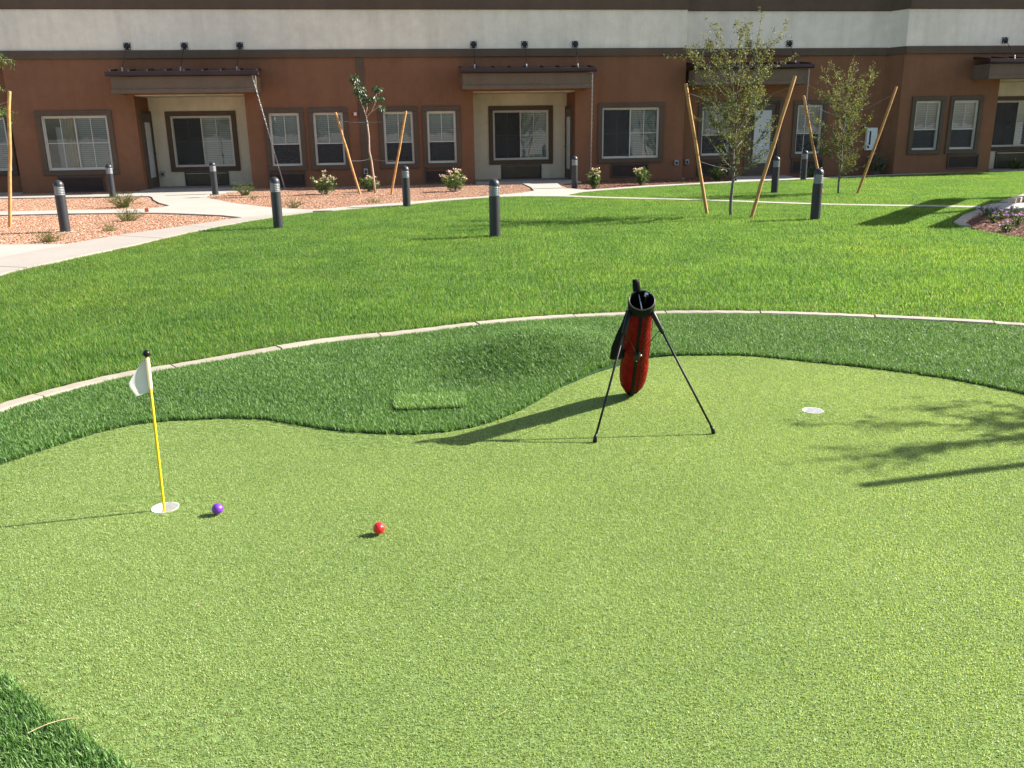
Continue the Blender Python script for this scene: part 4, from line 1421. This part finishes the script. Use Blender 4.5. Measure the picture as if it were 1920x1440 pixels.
def cluster_tree(base, label, seed):
    """thin trunk, a fork high up, large drooping leaves in round clusters"""
    rnd = random.Random(seed)
    t = empty('young_tree', (base[0], base[1], 0))
    tag(t, label, 'tree', G_TREE)
    wood, fol = MB(), MB()
    tr = [Vector(p) for p in ((0, 0, -0.05), (-0.02, 0, 0.4), (-0.05, 0.01, 0.8), (-0.09, 0, 1.05), (-0.08, 0.02, 1.4), (-0.11, 0, 1.85))]
    wood.tube(tr, [0.028, 0.026, 0.024, 0.022, 0.020, 0.018], 10)
    lims = [[(-0.11, 0, 1.85), (-0.17, 0.02, 2.05), (-0.25, 0.0, 2.30), (-0.27, -0.02, 2.55), (-0.32, 0, 2.80)],
            [(-0.11, 0, 1.85), (0.03, -0.04, 1.98), (0.12, -0.06, 2.15), (0.15, -0.06, 2.32), (0.23, -0.06, 2.52)],
            [(0.03, -0.04, 1.98), (0.14, 0.03, 2.05), (0.25, 0.02, 2.12)],
            [(-0.13, 0, 1.90), (-0.08, 0.06, 2.1), (-0.10, 0.06, 2.28)]]
    for lm in lims:
        wood.tube(lm, [0.012 - 0.0018 * i for i in range(len(lm))], 6)
    cl = [(-0.33, 0, 2.80, 0.10), (-0.30, 0.02, 2.66, 0.12), (-0.25, -0.04, 2.52, 0.13), (-0.19, 0.03, 2.53, 0.11), (-0.22, 0, 2.38, 0.12), (-0.15, 0.04, 2.30, 0.12), (-0.07, 0.05, 2.22, 0.12), (0.0, -0.02, 2.30, 0.08),
          (0.24, -0.06, 2.52, 0.11), (0.17, -0.05, 2.50, 0.08), (0.17, -0.06, 2.30, 0.10), (0.25, -0.02, 2.29, 0.08), (0.28, 0.02, 2.08, 0.09), (-0.30, 0, 2.45, 0.10), (-0.37, 0, 2.72, 0.07)]
    for (x, y, z, r_) in cl:
        for i in range(34):
            v = Vector((rnd.gauss(0, 1), rnd.gauss(0, 1), rnd.gauss(0.2, 0.8))).normalized()
            p = Vector((x, y, z)) + v * r_ * rnd.uniform(0.3, 0.95)
            leaf(fol, p, v * 0.7 + Vector((0, 0, -0.9)), rnd.uniform(0.06, 0.11), 0.42, min(max(rnd.gauss(0.45, 0.25), 0), 1), rnd)
    wood.build('trunk', 'bark_tan', t, smooth=True)
    fol.build('crown', 'glossy_leaf', t)
    return t, tr


T1 = Vector((-3.36, 22.45, 0))
t1, tr1 = cluster_tree(T1, 'thin young tree with bare trunk and dark leaf clusters against the wall', 5)
s_e = stake((-3.67, 22.15), (-4.16, 22.15, 1.97), 'wooden stake of the thin cluster-leaved tree on its slanting chain side')
s_f = stake((-2.90, 21.80), (-2.42, 21.80, 1.97), 'wooden stake of the thin cluster-leaved tree on its second porch side')
for st in (s_e, s_f):
    tie(t1, tr1[5] - Vector((0, 0, 0.12)), st, 0.90, T1)
    tie(t1, tr1[3] - Vector((0, 0, 0.2)), st, 0.42, T1)
collar(t1, tr1[5] - Vector((0, 0, 0.12))); collar(t1, tr1[3] - Vector((0, 0, 0.2)))


def hanging_tree(base, label, seed):
    """feathery tree at the left edge; its outer sprays hang beside the stake"""
    rnd = random.Random(seed)
    t = empty('young_tree', (base[0], base[1], 0))
    tag(t, label, 'tree', G_TREE)
    wood, fol = MB(), MB()
    tr = [Vector((0.02 * math.sin(i), 0.02 * math.cos(i * 2), -0.05 + 3.1 * i / 8)) for i in range(9)]
    wood.tube(tr, [0.035 - 0.003 * i for i in range(9)], 10)
    for k2 in range(22):
        z = rnd.uniform(1.7, 3.1)
        az = rnd.uniform(0, 6.28)
        if k2 < 6:
            az, z = rnd.gauss(0.0, 0.25), (1.95, 2.05, 2.85, 2.9, 2.0, 3.0)[k2]
        el = 0.35
        pts = branch_path((0, 0, z), (math.cos(az) * math.cos(el), math.sin(az) * math.cos(el), math.sin(el)), rnd.uniform(0.55, 0.8), 6, rnd, 0.12, -0.14)
        wood.tube(pts, [0.009 - 0.001 * i for i in range(7)], 5)
        for i in range(190):
            f_ = rnd.uniform(1.0, 5.99)
            j = int(f_)
            pp = pts[j].lerp(pts[j + 1], f_ - j) + Vector((rnd.gauss(0, 0.05), rnd.gauss(0, 0.05), rnd.gauss(-0.03, 0.05)))
            leaf(fol, pp, (rnd.gauss(0, 0.6), rnd.gauss(0, 0.6), -0.9), rnd.uniform(0.035, 0.07), 0.24, min(max(rnd.gauss(0.5, 0.25), 0), 1), rnd)
    wood.build('trunk', 'bark', t, smooth=True)
    fol.build('crown', 'shrub_leaf', t)
    return t, tr


T0 = Vector((-9.05, 15.45, 0))
t0, tr0 = hanging_tree(T0, 'tree with feathery hanging leaves at the edge of the gravel bed', 9)
s_g = stake((-8.62, 15.27), (-8.24, 15.27, 2.24), 'upright wooden stake in the gravel beside the feathery tree')
tie(t0, tr0[5], s_g, 0.93, T0)
tie(t0, tr0[3], s_g, 0.55, T0)
# staked tree just outside the picture whose shadow crosses the green
T5 = Vector((6.10, 4.98, 0))
t5, tr5 = bushy_tree(T5, 3.0, 0.9, 0.80, 15, 57, 0.048, 2500, 'young staked tree on the lawn right of the putting green, casting its shadow on it', up=0.95, r0=0.048, group=G_TREE)
s_h = stake((6.1, 4.7), (4.72, 4.27, 2.20), 'wooden stake of the tree right of the putting green, leaning to the green')
s_i = stake((6.0, 5.4), (6.45, 5.6, 2.1), 'wooden stake of the tree right of the putting green, on its far side')
tie(t5, tr5[9], s_h, 0.92, T5)


# ------------------------------------------------------------------ shrubs and tufts
def shrub(p, h, w, label, seed, flowers=18, dens=1.0, lm='shrub_leaf'):
    rnd = random.Random(seed)
    t = empty('flowering_shrub' if flowers else 'leafy_shrub', (p[0], p[1], 0.0))
    tag(t, label, 'shrub', 'shrubs along the foot of the wall')
    st, fol, fl = MB(), MB(), MB()
    for i in range(int(24 * dens)):
        az, rad = rnd.uniform(0, 6.28), rnd.random() ** 0.6
        tip = Vector((math.cos(az) * rad * w * 0.5, math.sin(az) * rad * w * 0.5, h * rnd.uniform(0.6, 1.0) * (1 - 0.30 * rad * rad)))
        b0 = Vector((math.cos(az) * 0.05 * rad, math.sin(az) * 0.05 * rad, -0.02))
        mid = b0.lerp(tip, 0.5) + Vector((math.cos(az), math.sin(az), 0)) * w * 0.06 * rad
        pts = [b0, b0.lerp(mid, 0.6), mid, mid.lerp(tip, 0.55), tip]
        st.tube(pts, [0.006, 0.005, 0.004, 0.003, 0.002], 4)
        for q in range(32):
            f_ = rnd.uniform(0.9, 4)
            j = min(int(f_), 3)
            pp = pts[j].lerp(pts[j + 1], f_ - j)
            d = Vector((rnd.gauss(0, 1), rnd.gauss(0, 1), rnd.gauss(0.5, 0.6)))
            leaf(fol, pp, d, rnd.uniform(0.05, 0.095), 0.30, min(max(rnd.gauss(0.3 + 0.4 * f_ / 4, 0.2), 0), 1), rnd)
        if rnd.random() * 24 * dens < flowers:
            for q in range(9):
                leaf(fl, tip + Vector((rnd.gauss(0, 0.018), rnd.gauss(0, 0.018), rnd.gauss(0.01, 0.012))), (rnd.gauss(0, 1), rnd.gauss(0, 1), rnd.gauss(0.4, 0.5)), rnd.uniform(0.03, 0.05), 0.8, rnd.random(), rnd)
    st.build('stems', 'bark', t)
    fol.build('foliage', lm, t)
    if flowers:
        fl.build('blossoms', 'flower_pink', t)


shrub((-4.62, 22.35), 0.58, 0.66, 'pink flowering shrub between the slanting rain chain and the thin staked tree', 1, 14)
shrub((-3.62, 23.05), 0.50, 0.52, 'pink flowering shrub close behind the thin tree trunk', 2, 12)
shrub((-1.39, 22.6), 0.62, 0.66, 'pink flowering shrub with many blooms beside the second porch', 3, 18)
shrub((2.19, 22.99), 0.56, 0.42, 'narrow shrub with a few blooms below the straight rain chain', 4, 8)
shrub((3.58, 24.2), 0.54, 0.56, 'round shrub with two blooms below the wide window', 5, 4)
shrub((5.98, 25.6), 0.52, 0.52, 'shrub with pale buds beside the small paving block near the door', 6, 9)
shrub((11.2, 27.3), 0.75, 0.80, 'dark shaded shrub below the electric panel', 7, 4, 0.9, 'glossy_leaf')
shrub((14.35, 28.2), 0.55, 0.42, 'small dark shaded shrub before the rightmost vent grille', 8, 3, 0.7, 'glossy_leaf')
shrub((8.9, 26.1), 0.45, 0.55, 'dark shaded shrub at the wall behind the shorter bushy tree', 10, 0, 0.8, 'glossy_leaf')
shrub((16.2, 28.75), 0.40, 0.42, 'small green shrub at the far porch', 11, 2, 0.7)


def tuft(p, h, w, n, label, seed, mat='tuft_leaf'):
    rnd = random.Random(seed)
    b = MB()
    for i in range(n):
        az, rad = rnd.uniform(0, 6.28), rnd.random() ** 0.7
        x0, y0 = math.cos(az) * rad * w * 0.18, math.sin(az) * rad * w * 0.18
        lean = rad * 0.9 + rnd.gauss(0, 0.15)
        L_ = h * rnd.uniform(0.7, 1.2) * (1 + 0.25 * rad)
        pts = [Vector((x0, y0, -0.01))]
        a = lean * 0.6
        for q in range(4):
            pts.append(pts[-1] + Vector((math.cos(az) * math.sin(a), math.sin(az) * math.sin(a), math.cos(a))) * L_ / 4)
            a += lean * 0.35
        tn = min(max(rnd.gauss(0.5, 0.22), 0), 1)
        for q in range(4):
            for m2 in range(5):
                pp = pts[q].lerp(pts[q + 1], rnd.random())
                leaf(b, pp, (pts[q + 1] - pts[q]).normalized() * 1.2 + Vector((rnd.gauss(0, 0.5), rnd.gauss(0, 0.5), rnd.gauss(0.1, 0.4))), L_ * rnd.uniform(0.12, 0.22), 0.13, tn, rnd)
    o = b.build('feathery_plant', mat)
    o.location = (p[0], p[1], 0.0)
    tag(o, label, 'plant', 'low feathery plants in the gravel beds')


tuft((-6.76, 12.95), 0.16, 0.45, 90, 'low green feathery plant in front of the gravel bollard', 1)
tuft((-6.47, 14.35), 0.15, 0.28, 50, 'small feathery plant alone in the middle of the gravel', 2)
tuft((-6.9, 16.05), 0.19, 0.62, 110, 'wide feathery plant by the narrow concrete strip', 3)
tuft((-8.3, 19.2), 0.27, 0.62, 120, 'tall feathery plant in the upper gravel bed before a bollard', 4)
tuft((-6.60, 22.4), 0.29, 0.44, 80, 'upright feathery plant near the left porch pillar', 5)
tuft((-4.45, 18.3), 0.19, 0.36, 60, 'small feathery plant at the gravel tip by the lawn', 6)
tuft((-2.95, 19.4), 0.12, 0.60, 70, 'flat spreading plant in the gravel below the thin tree', 7)
tuft((-6.0, 20.9), 0.12, 0.26, 36, 'tiny dry looking plant in the gravel', 8)
tuft((4.6, 24.2), 0.10, 0.55, 60, 'flat green ground cover patch by the wall curb', 9)
# purple flowers in the right bed
for i, (x, y) in enumerate(((7.50, 13.70), (7.95, 14.75), (7.85, 14.15), (7.62, 13.25), (7.02, 12.45), (8.2, 14.4))):
    rnd = random.Random(100 + i)
    t = empty('purple_flower_plant', (x, y, 0.0))
    tag(t, 'low plant with purple blossoms in the mulch bed', 'flower', 'purple flowers in the mulch bed')
    fol, fl = MB(), MB()
    for q in range(26):
        a, rd = rnd.uniform(0, 6.28), rnd.random() * 0.22
        top = Vector((math.cos(a) * rd, math.sin(a) * rd, rnd.uniform(0.08, 0.19)))
        fol.tube([(top.x * 0.3, top.y * 0.3, 0), top * 0.6, top], 0.003, 4)
        fol.t += [0.4] * (len(fol.v) - len(fol.t))
        for m2 in range(4):
            leaf(fol, top * rnd.uniform(0.2, 0.9), (rnd.gauss(0, 1), rnd.gauss(0, 1), rnd.gauss(0.4, 0.5)), rnd.uniform(0.03, 0.06), 0.4, rnd.random(), rnd)
        if rnd.random() < 0.30:
            for m2 in range(6):
                leaf(fl, top, (rnd.gauss(0, 1), rnd.gauss(0, 1), rnd.gauss(0.3, 0.5)), rnd.uniform(0.025, 0.04), 0.8, rnd.random(), rnd)
    fol.build('foliage', 'shrub_leaf', t)
    fl.build('blossoms', 'flower_purple', t)
# little orange marker by the strip
mk = empty('marker_flag', (-7.20, 17.58, 0))
tag(mk, 'tiny orange marker flag stuck in the gravel edge', 'marker')
b = MB(); b.tube([(0, 0, -0.02), (0, 0, 0.12)], 0.003, 5); b.build('wire_stem', 'wire', mk)
b = MB(); b.box(0.003, 0.075, -0.001, 0.001, 0.05, 0.12); b.build('flag_sheet', 'orange', mk)

# timber pergola beyond the right edge of the picture; its beams shade the lawn
pg = empty('pergola', (11.0, 15.6, 0))
tag(pg, 'brown timber pergola right of the lawn, throwing the broad beam shadow', 'pergola')
pv = lambda x, y: Vector((x - 11.0, y - 15.6, 0))


def beam(p, q, z0, z1, w, nm):
    p, q = pv(*p), pv(*q)
    d = (q - p).normalized()
    s = Vector((-d.y, d.x, 0)) * w / 2
    b = MB()
    b.add([(v.x, v.y, z) for z in (z0, z1) for v in (p - s, q - s, q + s, p + s)], [(3, 2, 1, 0), (4, 5, 6, 7), (0, 1, 5, 4), (1, 2, 6, 5), (2, 3, 7, 6), (3, 0, 4, 7)])
    b.build(nm, 'timber', pg, bevel=0.008)


beam((9.75, 14.35), (13.0, 18.8), 2.72, 3.05, 0.30, 'beam')
beam((10.6, 13.9), (13.9, 18.4), 2.72, 3.05, 0.22, 'beam')
beam((12.7, 18.75), (14.6, 18.55), 2.66, 2.715, 0.30, 'cross_beam')
for (x, y) in ((12.95, 18.66), (13.7, 18.2), (11.6, 15.3), (10.9, 15.95)):
    beam((x - 0.09, y), (x + 0.09, y), -0.1, 2.655, 0.18, 'post')

# ------------------------------------------------------------------ cups, flag, balls
for i, (h, lab) in enumerate(zip(HOLES, ('white golf hole cup with the yellow flagstick in it', 'empty white golf hole cup near the tree shadow'))):
    b = MB()
    n = 40
    b.lathe([(CUP_R - 0.0005, 0.002), (CUP_R - 0.003, 0.002), (CUP_R - 0.004, -0.085), (0.012, -0.087), (0.001, -0.087)], n, cap=False)
    o = b.build('hole_cup', 'cup', smooth=True, angle=40)
    o.location = (h[0], h[1], 0)
    tag(o, lab, 'hole cup', 'golf holes on the putting green')
FX, FY = -1.458, 3.362
fl = empty('flagstick', (FX, FY, 0))
tag(fl, 'yellow flagstick with white pennant and black knob on the putting green', 'golf flag')
top = Vector((0.015, 0.0, 0.662))
b = MB(); b.tube([(-0.001, 0, -0.08), (0.0, 0, 0.0), top * 0.5, top], 0.0056, 12); b.build('pole', 'pole', fl, smooth=True)
b = MB()
b.lathe([(0.007, -0.013)] + [(0.0145 * math.cos(t), 0.0145 * math.sin(t)) for t in [R(q) for q in range(-60, 90, 15)]] + [(0.0005, 0.0145)], 18, (top.x, 0, 0.672))
b.build('knob', 'black_plastic', fl, smooth=True)
b = MB()
b.tube([top * 0.795, top * 0.90, top * 0.985], 0.0085, 14)
pen = b.build('pennant_sleeve', 'pennant', fl, smooth=True, angle=40)
b = MB()
nu, nv_ = 14, 12
vs, fs = [], []
for i in range(nu + 1):
    t = i / nu
    for j in range(nv_ + 1):
        s = j / nv_
        # triangular cloth hanging limp: hoist along the pole, fly corner drooping and folded under
        zt = 0.655 - 0.140 * s
        if s < 0.62:
            q_ = s / 0.62
            ox, oz = -0.088 * q_ ** 0.9, 0.655 - 0.112 * q_
        elif s < 0.84:
            q_ = (s - 0.62) / 0.22
            ox, oz = -0.088 + 0.030 * q_, 0.543 - 0.052 * q_
        else:
            q_ = (s - 0.84) / 0.16
            ox, oz = -0.058 + 0.052 * q_, 0.491 + 0.022 * q_
        dx, dz = ox * t, (oz - zt) * t
        y = 0.010 * math.sin(t * 6.0 + s * 2.5) * t - 0.022 * t * max(0.0, s - 0.62)
        vs.append((0.0150 * zt / 0.662 - 0.006 + dx, y, zt + dz))
for i in range(nu):
    for j in range(nv_):
        a = i * (nv_ + 1) + j
        fs.append((a, a + 1, a + nv_ + 2, a + nv_ + 1))
b.add(vs, fs)
o = b.build('pennant', 'pennant', fl, smooth=True)
m = o.modifiers.new('thickness', 'SOLIDIFY')
m.thickness = 0.0008
for (x, y, mt, lab) in ((-1.214, 3.303, 'ball_purple', 'shiny purple golf ball lying near the flag'), (-0.523, 3.097, 'ball_red', 'shiny red golf ball in the open green')):
    bm = bmesh.new()
    bmesh.ops.create_icosphere(bm, subdivisions=4, radius=0.0226)
    me = bpy.data.meshes.new('golf_ball')
    bm.to_mesh(me)
    bm.free()
    me.polygons.foreach_set('use_smooth', [True] * len(me.polygons))
    me.materials.append(M[mt])
    o = bpy.data.objects.new('golf_ball', me)
    C.objects.link(o)
    o.location = (x, y, 0.0282)
    tag(o, lab, 'golf ball')

# ------------------------------------------------------------------ golf bag on its stand
BX, BY = 0.699, 4.915
bag = empty('golf_bag', (BX, BY, 0))
tag(bag, 'red and black golf bag standing on its two thin black legs', 'golf bag')
ax = (Vector((0.661 - BX, 4.350 - BY, 0.672)) - Vector((0, 0, 0.02)))
BL = ax.length
ax.normalize()
sx = Vector((1, 0, 0)) - ax * ax.x
sx.normalize()
sy = ax.cross(sx)                            # points up and away from the lens
if sy.z < 0:
    sy = -sy
B0 = Vector((0, 0, 0.012))


def bp(s, a, r1, r2=None):
    """point on the bag: s along axis (metres), a angle (0 = right, 90 = upper side)"""
    r2 = r2 if r2 is not None else r1
    return B0 + ax * s + sx * (r1 * math.cos(a)) + sy * (r2 * math.sin(a))


def shell(prof, n=36, cap0=False, cap1=False, a0=0.0, a1=2 * math.pi):
    b = MB()
    full = abs(a1 - a0 - 2 * math.pi) < 1e-6
    m2 = n if full else n + 1
    vs, fs = [], []
    for s, r1, r2 in prof:
        for j in range(m2):
            vs.append(bp(s, a0 + (a1 - a0) * j / n, r1, r2))
    for i in range(len(prof) - 1):
        for j in range(n):
            k2 = (j + 1) % m2
            fs.append((i * m2 + j, i * m2 + k2, (i + 1) * m2 + k2, (i + 1) * m2 + j))
    if cap0:
        fs.append(tuple(range(m2 - 1, -1, -1)))
    if cap1:
        fs.append(tuple((len(prof) - 1) * m2 + j for j in range(m2)))
    b.add(vs, fs)
    return b


# body: soft nylon tube, a little baggy low down
shell([(0.065, 0.054, 0.050), (0.10, 0.068, 0.062), (0.16, 0.077, 0.068), (0.24, 0.080, 0.069), (0.31, 0.078, 0.067), (0.35, 0.074, 0.063), (0.40, 0.074, 0.066), (0.50, 0.070, 0.066), (0.62, 0.065, 0.062), (0.70, 0.064, 0.062), (BL - 0.06, 0.064, 0.062)], 40).build('body', 'red_nylon', bag, smooth=True)
shell([(-0.012, 0.020, 0.020), (-0.004, 0.024, 0.024), (0.012, 0.030, 0.028), (0.040, 0.046, 0.044), (0.068, 0.0535, 0.0515), (0.085, 0.0600, 0.0580), (0.090, 0.0595, 0.0575)], 36, True).build('bottom_boot', 'black_nylon', bag, smooth=True)
shell([(BL - 0.065, 0.0655, 0.0635), (BL - 0.055, 0.0675, 0.0655), (BL - 0.004, 0.0675, 0.0655), (BL, 0.066, 0.064), (BL, 0.060, 0.058), (BL - 0.012, 0.0585, 0.0565), (BL - 0.09, 0.058, 0.056), (BL - 0.35, 0.055, 0.053), (BL - 0.36, 0.001, 0.001)], 40).build('top_collar', 'black_nylon', bag, smooth=True, angle=50)
shell([(BL - 0.001, 0.0665, 0.0645), (BL + 0.004, 0.0665, 0.0645), (BL + 0.006, 0.0640, 0.0620), (BL + 0.004, 0.0615, 0.0595), (BL - 0.001, 0.0615, 0.0595)], 40).build('rim_piping', 'rim', bag, smooth=True)
# dividing bar and a club grip end in the mouth
b = MB(); b.tube([bp(BL - 0.012, R(100), 0.056), bp(BL - 0.012, R(265), 0.05)], 0.0035, 6); b.build('divider_bar', 'steel', bag)
b = MB(); b.tube([bp(BL - 0.25, R(20), 0.02), bp(BL + 0.002, R(50), 0.040)], 0.006, 8); o = b.build('club_shaft', 'black_tube', bag, smooth=True)
b = MB(); b.tube([bp(BL + 0.000, R(50), 0.0400), bp(BL + 0.014, R(50), 0.0405)], [0.012, 0.0095], 12); b.build('shaft_cap', 'steel', o)
# under-side spine strip (towards the lens) with zip and stand hub
AF = R(-95)
b = MB()
vs, fs = [], []
prof = [(0.02, 0.040), (0.085, 0.0625), (0.16, 0.0715), (0.24, 0.0725), (0.33, 0.069), (0.42, 0.070), (0.52, 0.0695), (0.62, 0.067), (BL - 0.06, 0.066)]
for i, (s, r_) in enumerate(prof):
    w = 0.13 + 0.22 * max(0, 1 - s / 0.15)
    for a in (AF - w, AF - w * 0.3, AF + w * 0.3, AF + w):
        vs.append(bp(s, a, r_ + 0.002, r_))
for i in range(len(prof) - 1):
    for j in range(3):
        fs.append((i * 4 + j, i * 4 + j + 1, i * 4 + j + 5, i * 4 + j + 4))
b.add(vs, fs)
o = b.build('spine_strip', 'black_nylon', bag, smooth=True)
o.modifiers.new('thickness', 'SOLIDIFY').thickness = 0.004
b = MB(); b.tube([bp(s, AF + 0.42, r_ + 0.002) for s, r_ in prof[1:]], 0.0022, 5); b.build('zip_seam', 'black_nylon', bag)
b = MB(); b.tube([bp(s, AF - 1.25, r_ + 0.004, r_ - 0.003) for s, r_ in prof[2:]], 0.0016, 5); b.build('side_seam', 'red_nylon', bag)
b = MB(); b.tube([bp(s, AF + 1.25, r_ + 0.004, r_ - 0.003) for s, r_ in prof[2:]], 0.0016, 5); b.build('side_seam', 'red_nylon', bag)
b = MB()
hp = [bp(s, AF + a, 0.074, 0.074) for s in (0.45, 0.515) for a in (-0.20, 0.20)] + [bp(s, AF + a, 0.092, 0.092) for s in (0.455, 0.51) for a in (-0.15, 0.15)]
b.add(hp, [(0, 1, 3, 2), (4, 6, 7, 5), (0, 4, 5, 1), (2, 3, 7, 6), (0, 2, 6, 4), (1, 5, 7, 3)])
hub = b.build('stand_hub', 'black_plastic', bag, bevel=0.004)
b = MB(); b.tube([bp(0.505, AF + 0.22, 0.088), bp(0.505, AF + 0.22, 0.094)], 0.006, 10); b.tube([bp(0.460, AF, 0.090), bp(0.460, AF, 0.0955)], 0.004, 8); b.build('rivets', 'steel', hub)
# legs with hinges and feet
for sgn, foot in ((-1, Vector((0.407 - BX, 4.094 - BY, 0.0))), (1, Vector((1.020 - BX, 4.193 - BY, 0.0)))):
    hg = bp(BL - 0.055, AF + sgn * 0.98, 0.072)
    ft = foot + Vector((0, 0, 0.016))
    kn = hg.lerp(ft, 0.15)
    b = MB(); b.tube([hg, hg.lerp(ft, 0.6), ft], [0.0062, 0.0058, 0.0054], 10)
    lg = b.build('leg', 'black_tube', bag, smooth=True)
    b = MB(); b.tube([hg + (hg - ft).normalized() * 0.014, hg, kn, kn + (ft - kn).normalized() * 0.012], [0.011, 0.0145, 0.0115, 0.0085], 10); b.build('leg_bracket', 'black_plastic', lg, smooth=True)
    b = MB(); b.tube([ft + (hg - ft).normalized() * 0.030, ft + (hg - ft).normalized() * 0.010, foot + Vector((0, 0, 0.003))], [0.0075, 0.0095, 0.011], 10); b.build('rubber_foot', 'black_plastic', lg, smooth=True)
    b = MB(); b.tube([bp(0.50, AF, 0.088), hg.lerp(ft, 0.13)], 0.0018, 5); b.build('stand_wire', 'black_tube', hub)
# side handle loop at the top back and shoulder strap hanging on the left
b = MB()
pts = []
for i in range(13):
    t = i / 12
    a = math.pi * t
    pts.append(bp(BL - 0.03 - 0.02 * math.cos(a) + 0.066 * math.sin(a), R(104), 0.060 + 0.040 * math.sin(a), 0.060 + 0.040 * math.sin(a)))
vs, fs = [], []
for p in pts:
    for e in (-0.016, 0.016):
        vs.append(p + sx * e)
for i in range(len(pts) - 1):
    fs.append((2 * i, 2 * i + 1, 2 * i + 3, 2 * i + 2))
b.add(vs, fs)
o = b.build('handle', 'black_nylon', bag, smooth=True)
o.modifiers.new('thickness', 'SOLIDIFY').thickness = 0.010
b = MB()
top_p = bp(BL - 0.09, R(172), 0.067)
strap = [top_p, top_p + Vector((-0.012, 0.010, -0.06)), top_p + Vector((-0.028, 0.03, -0.13)), top_p + Vector((-0.042, 0.05, -0.20)), top_p + Vector((-0.046, 0.07, -0.262)), top_p + Vector((-0.030, 0.10, -0.275)), top_p + Vector((-0.010, 0.14, -0.25)), bp(0.42, R(165), 0.068)]
wid = [0.007, 0.012, 0.024, 0.031, 0.033, 0.030, 0.018, 0.010]
vs, fs = [], []
for i, (p, w) in enumerate(zip(strap, wid)):
    e = (Vector((0.80, -0.25, 0.12))).normalized()
    vs += [p - e * w, p + e * w]
for i in range(len(strap) - 1):
    fs.append((2 * i, 2 * i + 1, 2 * i + 3, 2 * i + 2))
b.add(vs, fs)
o = b.build('shoulder_strap', 'black_nylon', bag, smooth=True)
o.modifiers.new('thickness', 'SOLIDIFY').thickness = 0.010
b = MB(); b.tube([top_p, bp(BL - 0.07, R(175), 0.068)], 0.006, 8); b.build('strap_ring', 'steel', bag)
